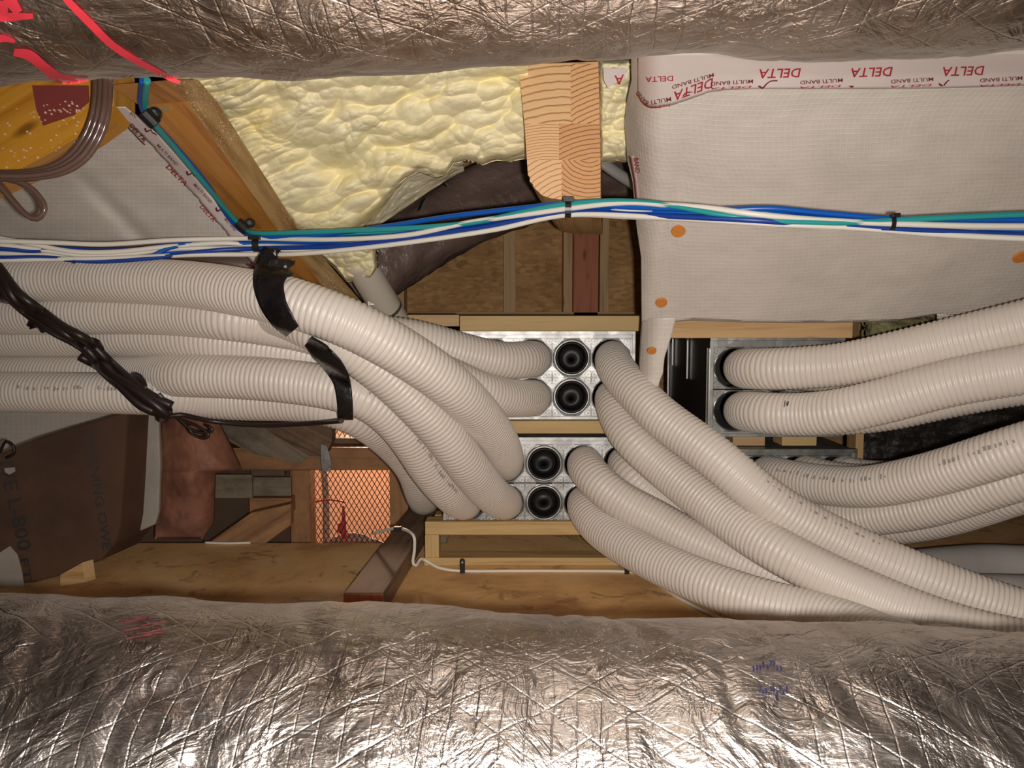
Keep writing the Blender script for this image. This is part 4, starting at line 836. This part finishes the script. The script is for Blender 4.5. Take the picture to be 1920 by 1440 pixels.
# ------------------------------------------------------------ network cables
cx = [-60, 0, 200, 480, 1065, 1400, 1920, 2050]; cY = [1.25, 1.25, 1.29, 1.325, 1.145, 1.03, 1.02, 1.0]
def cab_Y(x): return np.interp(x, cx, cY)
CB = [
 ('teal', 0, [(276, 150, .93), (272, 188, .985), (277, 212, 1.02), (292, 236, 1.06), (330, 280, 1.13), (380, 340, 1.22), (430, 400, 1.32), (456, 426, 1.35), (480, 437), (560, 436), (640, 433), (760, 428), (880, 418), (980, 398), (1065, 382), (1160, 377), (1250, 384), (1350, 402), (1450, 414), (1600, 417), (1750, 409), (1920, 402), (2050, 400)], 'teal network cable coming down the rafter, topmost in the bundle over the foam'),
 ('blue', 1, [(268, 150, .94), (265, 190, .995), (273, 215, 1.03), (297, 240, 1.07), (338, 285, 1.14), (388, 345, 1.23), (427, 405, 1.33), (452, 432, 1.36), (480, 444), (560, 443), (640, 436), (740, 422), (850, 405), (980, 390), (1065, 382), (1200, 389), (1350, 393), (1450, 391), (1550, 400), (1700, 411), (1920, 412), (2050, 412)], 'blue network cable running beside the teal one down the rafter'),
 ('blue', 2, [(285, 480), (340, 460), (480, 456), (600, 452), (720, 443), (850, 425), (980, 404), (1065, 393), (1200, 398), (1350, 400), (1480, 396), (1600, 408), (1750, 418), (1920, 417), (2050, 417)], 'blue network cable emerging from the white ones at the left strap'),
 ('dblue', 3, [(-60, 466), (0, 466), (60, 470), (110, 466), (180, 470), (260, 468), (330, 459), (480, 452), (620, 445), (760, 437), (900, 420), (1065, 388), (1200, 394), (1400, 402), (1600, 414), (1800, 415), (2050, 418)], 'dark blue cable weaving among the white ones at the left edge'),
 ('dblue', 1, [(-60, 482), (0, 484), (80, 483), (180, 490), (280, 484), (400, 470), (480, 466), (640, 461), (760, 446), (900, 427), (1065, 398), (1200, 403), (1400, 412), (1550, 423), (1700, 431), (1920, 441), (2050, 446)], 'blue cable along the lower edge of the bundle from the left zip tie'),
 ('blue', 4, [(200, 484), (330, 474), (480, 462), (560, 459), (700, 448), (850, 430), (1000, 407), (1065, 400), (1250, 406), (1400, 415), (1560, 425), (1680, 428), (1800, 430), (1920, 434), (2050, 436)], 'blue network cable in the middle of the bundle above the white pair'),
 ('teal', 3, [(480, 447), (640, 440), (800, 432), (900, 422), (1000, 402), (1065, 388), (1200, 385), (1300, 396), (1400, 411), (1500, 419), (1650, 418), (1800, 412), (1920, 408), (2050, 405)], 'teal network cable partly hidden under the blue ones over the beam'),
 ('white', 2, [(-60, 440), (0, 447), (60, 458), (140, 472), (220, 472), (320, 462), (420, 456), (480, 460), (600, 463), (720, 452), (860, 436), (980, 412), (1065, 397), (1150, 396), (1250, 398), (1350, 405), (1450, 418), (1600, 422), (1750, 424), (1920, 426), (2050, 428)], 'white network cable crossing diagonally downward at the left edge'),
 ('white', 0, [(-60, 452), (0, 452), (100, 455), (200, 458), (330, 450), (480, 447), (620, 449), (760, 441), (880, 417), (1000, 400), (1065, 391), (1170, 380), (1250, 384), (1330, 390), (1420, 402), (1560, 414), (1750, 422), (1920, 424), (2050, 424)], 'white network cable uppermost of the white ones near the left edge'),
 ('white', 4, [(-60, 474), (0, 475), (120, 478), (260, 470), (400, 463), (480, 470), (600, 466), (700, 457), (850, 438), (1000, 412), (1065, 402), (1200, 407), (1400, 415), (1560, 427), (1680, 422), (1920, 429), (2050, 430)], 'white network cable under the blue ones, central over the dark duct'),
 ('white', 1, [(-60, 489), (0, 488), (100, 486), (220, 484), (360, 478), (480, 477), (560, 476), (680, 465), (800, 450), (930, 430), (1065, 403), (1250, 408), (1450, 420), (1600, 427), (1800, 442), (2050, 452)], 'white network cable lowest of the bundle at the rafter'),
 ('white', 3, [(-60, 458), (0, 459), (80, 469), (160, 479), (240, 476), (340, 466), (480, 466), (600, 470), (760, 455), (900, 432), (1065, 400), (1200, 400), (1380, 412), (1600, 425), (1750, 428), (1920, 422), (2050, 420)], 'white network cable braided between two others left of the black tie'),
]
for ci, (c, dep, pts, lab) in enumerate(CB):
    P = []
    for p in pts:
        Yb = p[2] if len(p) > 2 else cab_Y(p[0])
        P.append(at(p[0], p[1], Yb-.008+dep*.0045))
    o = tube('network_cable', P, .0039, M[c], None, 10, .008); tag(o, lab, 'cable', 'network cables')
# ties and clips
def tie(name, px, y0, y1, Y, wd, label, group='cable ties', screw=None, cat='cable tie', lean=0):
    mb = MB(); c0 = at(px+lean, y0, Y-.020); c1 = at(px, y1, Y-.020); w3 = wd/F*Y
    rad = (c0[2]-c1[2])/2; c = (c0+c1)/2; V = []; n_ = 20
    for i in range(n_+1):
        a = 2*math.pi*i/n_
        for k in (-.5, .5): V.append(c+np.array([w3*k+lean/F*math.cos(a)*0, -math.sin(a)*rad*.75+rad*.3, math.cos(a)*rad]))
    mb.add(V, [(2*i, 2*i+1, 2*i+3, 2*i+2) for i in range(n_)])
    V2 = [c+(v-c)*np.array([1, .85, .85]) for v in V]; mb.add(V2, [(2*i, 2*i+2, 2*i+3, 2*i+1) for i in range(n_)])
    for s in (0, 1): mb.add([V[2*i+s] for i in range(n_+1)]+[V2[2*i+s] for i in range(n_+1)], [(i, i+1, i+n_+2, i+n_+1) for i in range(n_)])
    mb.box((c[0]-w3*.9, c[1]-rad*.6-.004, c[2]+rad*.55), (c[0]+w3*.9, c[1]-rad*.3, c[2]+rad*1.08))
    o = mb.out(name, M['black'], None, .0005); tag(o, label, cat, group)
    if screw is not None:
        sx, sy = screw; cs = at(sx, sy, Y+.0); q = MB().cyl(cs+np.array([0, -.006, 0]), cs+np.array([0, -.001, 0]), .0062, 18, 0, .0072); q.out('clip_tab', M['black'], o)
        MB().cyl(cs+np.array([0, -.0085, 0]), cs+np.array([0, -.005, 0]), .0034, 14, 0, .0042).out('screw', M['steel'], o)
    return o
tie('cable_tie', 1065, 372, 408, 1.155, 11, 'black cable tie holding the bundle under the beam end', screw=(1068, 378))
tie('cable_tie', 1674, 402, 432, 1.035, 8, 'black zip tie around the bundle in front of the right-hand membrane')
tie('cable_tie', 136, 477, 494, 1.36, 4, 'thin black zip tie near the left edge of the bundle')
tie('cable_tie', 480, 444, 472, 1.335, 12, 'black cable tie where the bundle meets the rafter')
tie('cable_tie', 508, 466, 478, 1.33, 10, 'small black cable tie on the lowest white cable, left one of the two')
tie('cable_tie', 521, 466, 482, 1.33, 6, 'small black cable tie on the lowest white cable, right one of the two')
# P clips on rafter
def pclip(px, py, Y, sx, sy, r, label):
    mb = MB(); c = at(px, py, Y); ax = np.array([.55, .45, -.65]); ax /= np.linalg.norm(ax); mb.cyl(c-ax*.010, c+ax*.010, r, 18)
    o = mb.out('p_clip', M['black'], None, .001); tag(o, label, 'cable clip', 'cable clips on the rafter')
    s = at(sx, sy, Y+.004); v = s-c; mb = MB(); n_ = np.cross(v, [0, 1, 0]); n_ /= np.linalg.norm(n_); mb.ext([c-n_*.008, c+n_*.008, s+n_*.006, s-n_*.006], (0, .003, 0)); mb.cyl(s+[0, -.0015, 0], s+[0, .003, 0], .0078, 18); mb.out('clip_tab', M['black'], o)
    MB().cyl(s+[0, -.005, 0], s+[0, -.001, 0], .0035, 14, 0, .0045).out('screw', M['steel'], o)
pclip(281, 222, 1.0, 291, 213, .0085, 'black screwed clip at the top of the rafter holding teal and blue cable')
pclip(454, 424, 1.335, 469, 418, .0085, 'black screwed clip at the bottom of the rafter where the cables turn')

# ------------------------------------------------------------ brown speaker cables top left
for i, (dx, dy, dz) in enumerate(((0, 0, 0), (-9, -3, .004), (9, 4, .004), (-18, -6, .010), (-3, 6, .012))):
    P = [at(x+dx, y+dy, Yc+dz) for x, y, Yc in ((198, 140, .93), (196, 190, .96), (190, 225, .97), (175, 262, .97), (150, 296, .97), (115, 318, .97), (70, 328, .97), (20, 330, .97), (-60, 326, .97))]
    lab = ['brown glossy cable in front of the coil hanging from the foil duct', 'brown glossy cable second from the coil inside edge', 'brown glossy cable on the outer edge of the coil', 'brown glossy cable on the inner edge of the coil', 'brown glossy cable underneath the coil'][i]
    tag(tube('speaker_cable', P, .0034, M['copper'], None, 10), lab, 'cable', 'brown speaker cables')
for i, dd in enumerate((0, 7)):
    P = [at(x*1., y*1.+dd*.2, .985+i*.006) for x, y in ((-40, 322), (-5, 345-dd), (25, 378-dd*.5), (48, 402-dd*.3), (66, 410), (80, 402), (84-dd*.6, 386), (72-dd*.5, 366), (52-dd*.5, 348), (25, 338), (-30, 330))]
    tag(tube('speaker_cable', P, .0032, M['copper'], None, 10), 'brown glossy cable loop drooping over the left membrane, '+('outer' if i == 0 else 'inner'), 'cable', 'brown speaker cables')

# ------------------------------------------------------------ black strap and cables over the left hoses
def over(px, py, lift, win=14):
    ys_ = [surfY(px+a, py+b) for a in (-win, 0, win) for b in (-win, 0, win)]; ys_ = [y for y in ys_ if y is not None]
    return (min(ys_) if ys_ else None), lift
def ribbon(name, pts, wds, lift, m, label, win=10, rowsn=9, parent=None, cat='strap', thick=.0012, Yd=1.3, sm=3):
    P = catmull([(a, b, 0) for a, b in pts], 70)[:, :2]; T = np.gradient(P, axis=0); T /= np.linalg.norm(T, axis=1)[:, None]; N_ = np.stack([-T[:, 1], T[:, 0]], 1)
    wv = np.interp(np.linspace(0, 1, len(P)), np.linspace(0, 1, len(wds)), wds); G = np.stack([P+N_*(k/(rowsn-1)-.5)*wv[:, None] for k in range(rowsn)])
    Y = np.zeros(G.shape[:2])
    for i in range(G.shape[0]):
        last = None
        for j in range(G.shape[1]):
            y = [surfY(G[i, j, 0]+a, G[i, j, 1]+b) for a, b in ((0, 0), (win, 0), (-win, 0), (0, win), (0, -win))]; y = [q_ for q_ in y if q_ is not None]
            Y[i, j] = min(y) if y else np.nan
    for i in range(G.shape[0]):
        k = np.isfinite(Y[i]); Y[i] = np.interp(np.arange(len(k)), np.nonzero(k)[0], Y[i][k]) if k.any() else Yd
    Y = np.where(np.isnan(Y), Yd, Y); Y0_ = Y.copy()
    for _ in range(sm):
        Y[:, 1:-1] = np.minimum((Y[:, :-2]+2*Y[:, 1:-1]+Y[:, 2:])/4, Y0_[:, 1:-1]+.002)
        Y[1:-1] = np.minimum((Y[:-2]+2*Y[1:-1]+Y[2:])/4, Y0_[1:-1]+.002)
    o = surf(name, at_arr(G[..., 0], G[..., 1], Y-lift), m, parent, None, thick, 1.0)
    if parent is None: tag(o, label, cat)
    return o
st_ = ribbon('tape_strap', [(524, 487), (512, 500), (503, 530), (512, 570), (530, 600), (548, 622)], [74, 66, 58, 50, 42, 30], .004, M['tape'], 'black tape strap holding the hose bundle, the wide upper piece over the top hose')
ribbon('tape_strap', [(578, 640), (600, 660), (624, 686), (640, 715), (646, 750), (648, 788)], [22, 34, 36, 32, 30, 28], .004, M['tape'], 'black tape strap holding the hose bundle, the narrow lower piece')
mb = MB().ext([at(x, y, 1.17) for x, y in ((506, 486), (553, 489), (551, 496), (540, 503), (500, 497))], (0, .003, 0)); mb.cyl(at(535, 500, 1.164), at(535, 500, 1.172), .0022, 10); mb.out('strap_tab', M['tape'], st_)
bc = [(-40, 470), (0, 522), (30, 560), (70, 590), (110, 620), (160, 650), (200, 690), (240, 722), (280, 752), (315, 772)]
def line_over(pts, lift, sm=8, Yd=1.6):
    P = catmull([(a, b, 0) for a, b in pts], 120)[:, :2]; Y = []
    for p in P:
        y = [surfY(p[0]+a, p[1]+b) for a in (-12, 0, 12) for b in (-12, 0, 12)]; y = [q_ for q_ in y if q_ is not None]; Y.append(min(y) if y else np.nan)
    Y = np.array(Y); k = np.isfinite(Y); Y = np.interp(np.arange(len(Y)), np.nonzero(k)[0], Y[k]) if k.any() else np.full(len(Y), Yd); Y0_ = Y.copy()
    for _ in range(sm): Y[1:-1] = np.minimum((Y[:-2]+2*Y[1:-1]+Y[2:])/4, Y0_[1:-1]+.001)
    return at_arr(P[:, 0], P[:, 1], Y-lift)
offs = [((0, 0), 'over the top hose', .0105), ((7, -8), 'upper edge of the black run', .0105), ((-8, 8), 'lower edge of the black run', .0095), ((3, 4), 'front of the black run', .018), ((-16, 20), 'hanging slightly loose below the black run', .0105)]
brown = mat('dark_brown_jacket', (.022, .012, .011), .4)
for i, ((dx, dy), w1, lift) in enumerate(offs):
    pts = [(x+dx+3*math.sin(k*1.9+i*2), y+dy+3*math.cos(k*1.7+i)) for k, (x, y) in enumerate(bc)]
    if i == 4: pts = [(150, 668), (190, 690), (225, 722), (262, 758), (290, 772)]
    if i == 2: pts = pts+[(340, 778), (400, 790), (480, 797), (560, 795), (640, 789)]
    P = line_over(pts, lift); P, _q = resample(P, .012); o = tube('black_cable', P, .0085 if i != 2 else .0045, brown, None, 10)
    tag(o, 'dark cable crossing the left hoses diagonally, '+w1, 'cable', 'black cables over the hoses')
for (x, y, a, lab) in ((6, 545, 1.0, 'topmost, at the left frame edge'), (68, 606, .8, 'second from the left edge'), (172, 656, .7, 'in the middle of the run'), (252, 720, .7, 'above the lowest pair of hoses'), (300, 768, 1.0, 'at the lower end of the run')):
    big = 24 if y in (768, 545) else 10
    ribbon('hook_and_loop_tie', [(x-12, y-big), (x, y-4), (x+6, y+6), (x+3, y+big)], [30, 38, 36, 16], .016, brown, 'black hook-and-loop tie on the diagonal cables, '+lab, 2, 5, cat='tie', sm=8)
# tangle of cord ends below
for i, pts in enumerate(([(318, 775), (345, 790), (372, 800), (392, 815), (380, 822), (360, 812), (352, 796)], [(330, 780), (360, 806), (385, 812), (400, 806), (388, 798)], [(0, 848), (10, 828), (24, 835), (26, 850), (12, 858)])):
    tag(tube('cord_end', [at(x, y, 1.50) for x, y in pts], .003, brown, None, 8), ['dark cord end curling below the hose bundle, longer', 'dark cord end curling below the hose bundle, shorter', 'thin dark cord loop at the left frame edge above the kraft batt'][i], 'cord')

# ------------------------------------------------------------ white cable on floor with clips
fc = [(340, 1022, 2.4), (420, 1026, 2.2), (480, 1024, 2.0)]
wc = [(700, 1000, 1.70), (732, 992, 1.64), (755, 992, 1.60), (775, 1004, 1.56), (777, 1030, 1.56), (774, 1054, 1.56), (780, 1060, 1.56), (789, 1048, 1.58), (800, 1052, 1.57), (825, 1065, 1.58), (867, 1071, 1.585), (950, 1074, 1.585), (1050, 1076, 1.585), (1176, 1076, 1.58), (1215, 1090, 1.54), (1260, 1122, 1.45), (1320, 1150, 1.36), (1400, 1180, 1.28), (1480, 1205, 1.2)]
P = np.array([at(*p) for p in wc]); P[:, 2] = np.maximum(P[:, 2], .0035); tag(tube('white_cable', P, .0032, M['white'], None, 10), 'thin white cable stapled over the joist and along the low timber frame', 'cable')
P = np.array([at(*p) for p in ((385, 1027, 1.79), (430, 1024, 1.785), (470, 1028, 1.79))]); P[:, 2] = .004; tag(tube('white_cable', P, .003, M['white'], None, 8), 'short length of white cable on the far floor edge by the mesh', 'cable')
for x, y, l in ((867, 1064, 'left'), (1176, 1068, 'right')):
    c = at(x, y, 1.575); mb = MB().box(c+np.array([-.005, 0, -.012]), c+np.array([.005, .006, .012])); mb.cyl(c+[0, -.001, .012], c+[0, .006, .012], .005, 14)
    o = mb.out('cable_clip', M['black'], None, .0008); tag(o, 'black cable clip screwed to the low timber frame, '+l+' one', 'cable clip', 'cable clips on the frame')
    MB().cyl(c+[0, -.003, .011], c+[0, -.001, .011], .0022, 10).out('screw', M['steel'], o)
c = at(746, 992, 1.60); o = MB().box(c+np.array([-.008, -.004, -.005]), c+np.array([.008, .006, .005])).out('cable_clip', M['black'], None, .001); tag(o, 'black cable clip on top of the old joist', 'cable clip', 'cable clips on the frame')

# ------------------------------------------------------------ lower left: kraft batt and clutter
Yk = 1.50
def K_Y(x, y): return Yk+np.clip(np.asarray(x, float), -100, 400)*.0003
kp = [(-80, 880), (0, 850), (70, 822), (130, 803), (182, 788), (240, 770), (236, 830), (232, 900), (226, 980), (218, 1016), (190, 1050), (120, 1078), (62, 1102), (-80, 1125)]
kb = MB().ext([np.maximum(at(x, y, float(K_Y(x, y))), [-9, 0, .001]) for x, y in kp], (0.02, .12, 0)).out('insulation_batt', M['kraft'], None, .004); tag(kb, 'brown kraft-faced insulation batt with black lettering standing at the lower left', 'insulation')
text_on('CORNING OWE', K_Y, (158, 812), (.16, 1), (1, -.14), 17, M['blackink'], kb, width=222)
text_on('IVE L-800', K_Y, (-2, 868), (.22, 1), (1, -.2), 26, M['blackink'], kb, width=170); text_on('FT', K_Y, (38, 1048), (.2, 1), (1, -.15), 14, M['blackink'], kb, width=44)
mb = MB().ext([at(x, y, 1.495) for x, y in ((-60, 1042), (0, 1036), (18, 1024), (32, 1040), (40, 1068), (46, 1108), (-60, 1120))], (0, .002, 0)); mb.out('torn_lining', M['greycloth'], kb)
mb = MB().ext([at(x, y, 1.494) for x, y in ((8, 878), (27, 876), (28, 884), (18, 890), (10, 886))], (0, .002, 0)); mb.out('torn_patch', M['greycloth'], kb)
def st_Y(x, y): return 1.62
g1 = [(238, 760), (296, 760), (300, 870), (297, 960), (290, 984), (262, 996), (240, 1010), (216, 1020), (224, 980), (234, 880)]
tag(MB().ext([at(x, y, 1.64) for x, y in g1], (0, .012, 0)).out('membrane_strip', M['greycloth'], None, .003), 'grey membrane strip hanging beside the brown kraft batt', 'membrane')
nv, nu = 60, 60; tt, ss = np.meshgrid(np.linspace(0, 1, nv), np.linspace(0, 1, nu), indexing='ij'); py = 770+tt*240; xr3 = plerp(py, [(770, 400), (830, 432), (880, 455), (886, 405), (980, 402), (1010, 380)]); px = 290+(xr3-290)*ss
Yp = 2.0-.09*np.sin(ss*math.pi)**.6*np.sin(np.clip(tt, 0, 1)*math.pi)**.4+.03*fbm(px/40, py/50)
tag(surf('paper_sack', at_arr(px, py, Yp), M['kraft_red'], None, None, .03, 1), 'crumpled reddish brown paper bundle behind the grey strip', 'sack')
for nm, x0, y0, x1, y1, Yq, d_, mk, lab, cat in (
  ('timber_beam', 400, 840, 800, 882, 2.16, .09, 'midwood', 'horizontal brown beam above the metal mesh opening', 'timber'),
  ('timber_beam', 618, 822, 780, 843, 2.24, .06, 'darkwood', 'dark timber lying on top of the horizontal beam under the hoses', 'timber'),
  ('timber_post', 548, 882, 579, 1120, 2.20, .07, 'midwood', 'upright brown post at the left side of the mesh opening', 'post'),
  ('timber_post', 733, 880, 765, 1120, 2.20, .07, 'midwood', 'upright brown post at the right side of the mesh opening', 'post'),
  ('timber_board', 765, 845, 860, 1000, 2.27, .03, 'midwood', 'brown board behind the joist, right of the mesh opening', 'board'),
  ('metal_plate', 402, 890, 472, 934, 2.12, .012, 'greywood', 'dull grey-green plate on the timber, furthest left', 'plate'),
  ('metal_plate', 470, 895, 545, 930, 2.14, .012, 'greywood', 'dull grey-green plate beside the mesh post', 'plate'),
  ('timber_board', 468, 934, 546, 962, 2.16, .05, 'midwood', 'short brown board under the grey-green plates', 'board'),
  ('timber_board', 470, 862, 532, 892, 2.20, .03, 'darkwood', 'dark short board above the grey-green plates', 'board')):
    L = (0, 0, 1) if 'post' in nm else None; pbox(nm, x0, y0, x1, y1, Yq, d_, M[mk], lab, cat, L=L)
tag(MB().ext([at(x, y, 2.10) for x, y in ((455, 770), (622, 770), (622, 828), (612, 850), (598, 856), (580, 855), (520, 820))], (0, .05, 0), L=(1, 0, -.5)).out('timber_brace', M['darkwood'], None, .002), 'dark tapered timber brace above the horizontal beam', 'timber')
tag(MB().ext([at(x, y, 2.13) for x, y in ((390, 772), (490, 775), (585, 852), (560, 870), (470, 850), (400, 812))], (0, .03, 0), L=(1, 0, -.7)).out('timber_board', M['greywood'], None, .002), 'sloping grey-brown board left of the dark brace', 'board')
tag(MB().ext([at(x, y, 2.09) for x, y in ((601, 832), (613, 836), (621, 872), (619, 884), (604, 884), (601, 866))], (0, .003, 0)).out('metal_bracket', M['galv_dark'], None, .001), 'galvanised bracket on the horizontal beam above the mesh', 'bracket')
tag(MB().ext([at(x, y, 1.9) for x, y in ((385, 1022), (470, 962), (545, 945), (545, 985), (482, 1030), (400, 1032))], (0, .03, 0), L=(1, 0, .6)).out('timber_board', M['midwood'], None, .002), 'sloping brown board on the far floor edge left of the mesh', 'board')
tag(MB().ext([at(x, y, 1.49) for x, y in ((112, 1078), (155, 1054), (160, 1092), (112, 1100))], (.01, .02, 0)).out('timber_offcut', M['pine'], None, .001), 'small wooden offcut on the floor in front of the kraft batt', 'offcut')
# expanded metal mesh
def exmesh(x0, y0, x1, y1, Y, label):
    a = at(x0, y1, Y); b = at(x1, y0, Y); dw, dh = .0150, .0255; mb = MB(); nx = int((b[0]-a[0])/dw)+1; nz = int((b[2]-a[2])/dh)+1; wv = .0011
    for i in range(nx+1):
        for j in range(nz*2):
            z0 = a[2]+j*dh/2; z1 = z0+dh/2; s = 1 if j % 2 == 0 else -1; xc = a[0]+i*dw; xa_ = xc-s*dw/4; xb_ = xc+s*dw/4
            mb.add([(xa_-wv, Y, z0), (xa_+wv, Y, z0), (xb_+wv, Y, z1), (xb_-wv, Y, z1), (xa_-wv*.4, Y+.003, z0), (xa_+wv, Y+.003, z0), (xb_+wv, Y+.003, z1), (xb_-wv*.4, Y+.003, z1)], [(0, 1, 2, 3), (5, 4, 7, 6), (4, 0, 3, 7), (1, 5, 6, 2)])
            xm_ = a[0]+(i+.5)*dw; xa_, xb_ = xm_+s*dw/4, xm_-s*dw/4
            mb.add([(xa_-wv, Y, z0), (xa_+wv, Y, z0), (xb_+wv, Y, z1), (xb_-wv, Y, z1), (xa_-wv*.4, Y+.003, z0), (xa_+wv, Y+.003, z0), (xb_+wv, Y+.003, z1), (xb_-wv*.4, Y+.003, z1)], [(0, 1, 2, 3), (5, 4, 7, 6), (4, 0, 3, 7), (1, 5, 6, 2)])
    o = mb.out('metal_mesh', M['meshmetal']); tag(o, label, 'mesh')
exmesh(576, 876, 738, 1045, 2.285, 'expanded metal mesh closing the lit opening between the two brown posts')
exmesh(615, 775, 740, 826, 2.285, 'expanded metal mesh strip above the horizontal beam, just under the hoses')
# things in the lit room
tag(tube('grey_pipe', [at(605, 860, 2.6), at(611, 930, 2.6), at(612, 1060, 2.6)], .011, M['greycloth'], None, 14), 'grey upright pipe behind the metal mesh', 'pipe')
rd = tube('red_bar', [at(592, 941, 2.45), at(615, 937, 2.45), at(640, 940, 2.45), at(648, 943, 2.45)], .003, M['marker'], None, 10); tag(rd, 'red handle with a hanging red strap behind the metal mesh', 'tool')
MB().ext([at(x, y, 2.45) for x, y in ((642, 948), (645, 948), (648, 980), (650, 1010), (642, 1012), (638, 1000), (632, 998), (634, 982), (640, 980))], (0, .006, 0)).out('strap', M['marker'], rd)
mb = MB(); r_ = random.Random(4)
V = []; 
gx, gy = np.meshgrid(np.linspace(600, 725, 40), np.linspace(1000, 1060, 22)); Yz = 2.55-.05*fbm(gx/12, gy/12, 4)-.04*np.sin((gx-600)/125*math.pi); gy2 = gy+0*gx
tag(surf('plastic_bag', at_arr(gx, gy2+(1-np.sin((gx-600)/125*math.pi))*22, Yz), noisy('shiny_clear_bag', (.40, .28, .24), (.62, .5, .45), 20, .15, .9, 60, .02), None, None, .004), 'shiny crumpled bag at the foot of the mesh opening', 'bag')

# ------------------------------------------------------------ foil ducts
def foil_duct(name, label, cL, cR, rad, seedo, amp=1.0):
    """cL, cR: axis points; grid over length and angle"""
    cL, cR = np.array(cL, float), np.array(cR, float); ax = cR-cL; Lg = np.linalg.norm(ax); ax /= Lg
    e1 = np.cross(ax, [0, 0, 1.]); e1 /= np.linalg.norm(e1); e2 = np.cross(e1, ax)
    ns, na = 520, 260; s = np.linspace(0, Lg, ns); a = np.linspace(0, 2*math.pi, na+1)[:-1]; SS, AA = np.meshgrid(s, a, indexing='ij'); arc = AA*rad
    def rr(S, A_):
        x = S*1.0+seedo; y = np.where(A_ < 0, A_+2*math.pi, A_)*rad
        n = (fbm(x*6+3, y*5, 3)-.45)*.016+(fbm(x*22+y*8, y*5+3, 2)-.4)*.005
        w1 = x+.05*fbm(x*9, y*9, 2); w2 = y+.05*fbm(x*9+50, y*9+3, 2)
        rid = np.abs(vnoise(w1*26+w2*9, w2*16)-.5)*2; rid2 = np.abs(vnoise(w1*52-w2*20+9, w2*38+w1*12)-.5)*2; rid3 = np.abs(vnoise(w1*100+w2*40, w2*80)-.5)*2
        v = n+amp*(-.0022*(1-rid)**3+.0010*(1-rid2)**2-.0004*(1-rid3)**2)
        return rad+v
    R = rr(SS, AA); k = .5*(1+np.cos(np.clip((AA-(2*math.pi-.25))/.25, -1, 0)*math.pi))*(AA > 2*math.pi-.25); R0 = rr(SS, AA*0); R = R*(1-k)+R0*k
    P = cL+SS[..., None]*ax+R[..., None]*(np.cos(AA)[..., None]*e1+np.sin(AA)[..., None]*e2)
    i = np.arange(ns-1)[:, None]*na; j = np.arange(na)[None]; f = np.stack([i+j, i+(j+1) % na, i+na+(j+1) % na, i+na+j], -1).reshape(-1, 4)
    # per loop uv to avoid the seam
    U = np.stack([SS, arc], -1).reshape(-1, 2); luv = U[f.ravel()].reshape(-1, 4, 2); wrap = (np.arange(na) == na-1); wrap = np.tile(wrap, ns-1)
    luv[wrap, 1, 1] = 2*math.pi*rad; luv[wrap, 2, 1] = 2*math.pi*rad
    o = mesh(name, P.reshape(-1, 3), f, M['foil'], None, True, luv.reshape(-1, 2)); tag(o, label, 'duct')
    g = P
    def fn(px, py):
        px = np.asarray(px, float); py = np.asarray(py, float); sh = np.broadcast(px, py).shape; px, py = np.broadcast_to(px, sh).ravel(), np.broadcast_to(py, sh).ravel()
        d = FW+((px-960)/F)[:, None]*RT+((720-py)/F)[:, None]*UP; d /= np.linalg.norm(d, axis=1)[:, None]; out = np.zeros(len(px))
        for it in range(len(px)):
            r_ = rad
            for _k in range(4):
                o_ = CAM-cL; dp = d[it]-ax*(d[it]@ax); op = o_-ax*(o_@ax); A_, B_, C_ = dp@dp, 2*dp@op, op@op-r_*r_; q_ = B_*B_-4*A_*C_
                t_ = (-B_-math.sqrt(max(q_, 0)))/(2*A_); h = CAM+d[it]*t_-cL; sa = h@ax; an = math.atan2(h@e2, h@e1) % (2*math.pi); r_ = float(rr(np.array([[sa]]), np.array([[an]]))[0, 0])
            out[it] = (CAM+d[it]*t_)[1]
        return out.reshape(sh)
    return o, fn

lo_d, LF = foil_duct('foil_duct', 'crinkled silver foil insulated duct lying along the bottom, on the floor in front', (-.95, .60, .168), (.95, .50, .140), .142, 3.)
up_d, UF = foil_duct('foil_duct', 'crinkled silver foil insulated duct across the top with red marker strokes', (-.95, .585, .790), (.95, .515, .828), .125, 11., .8)
# marker strokes on the upper duct
for pts, wd in (([(108, -20), (135, 10), (170, 45), (205, 80), (245, 108), (290, 132), (325, 150), (338, 155)], [11, 14, 15, 14, 13, 11, 9, 6]),
                ([(26, 98), (55, 104), (85, 128), (110, 146), (140, 150), (165, 148)], [14, 20, 18, 20, 16, 8]),
                ([(-20, 78), (5, 72), (28, 78)], [18, 14, 6]), ([(-20, 32), (20, 32), (62, 30)], [20, 16, 10]), ([(10, -15), (22, 5), (35, 24)], [24, 22, 16]), ([(-10, 12), (15, 14)], [26, 22])):
    stroke_on(pts, wd, UF, M['marker'], up_d, 'marker_stroke', .0015)
r_ = random.Random(9)
for k in range(9):
    x = 225+r_.random()*45; y = 1158+k*5; stroke_on([(x, y), (x+25, y-6+r_.random()*6), (x+48, y-8)], 2.2, LF, M['dredpen'], lo_d, 'marker_scribble', .002)
for cx_, cy_, n_ in ((1438, 1243, 9), (1450, 1292, 9)):
    for k in range(n_):
        x = cx_-28+k*6.5+r_.random()*3; y = cy_+r_.random()*14-7; stroke_on([(x, y), (x+2, y+5), (x+1, y+10)], 3, LF, M['bluepen'], lo_d, 'pen_mark', .002)
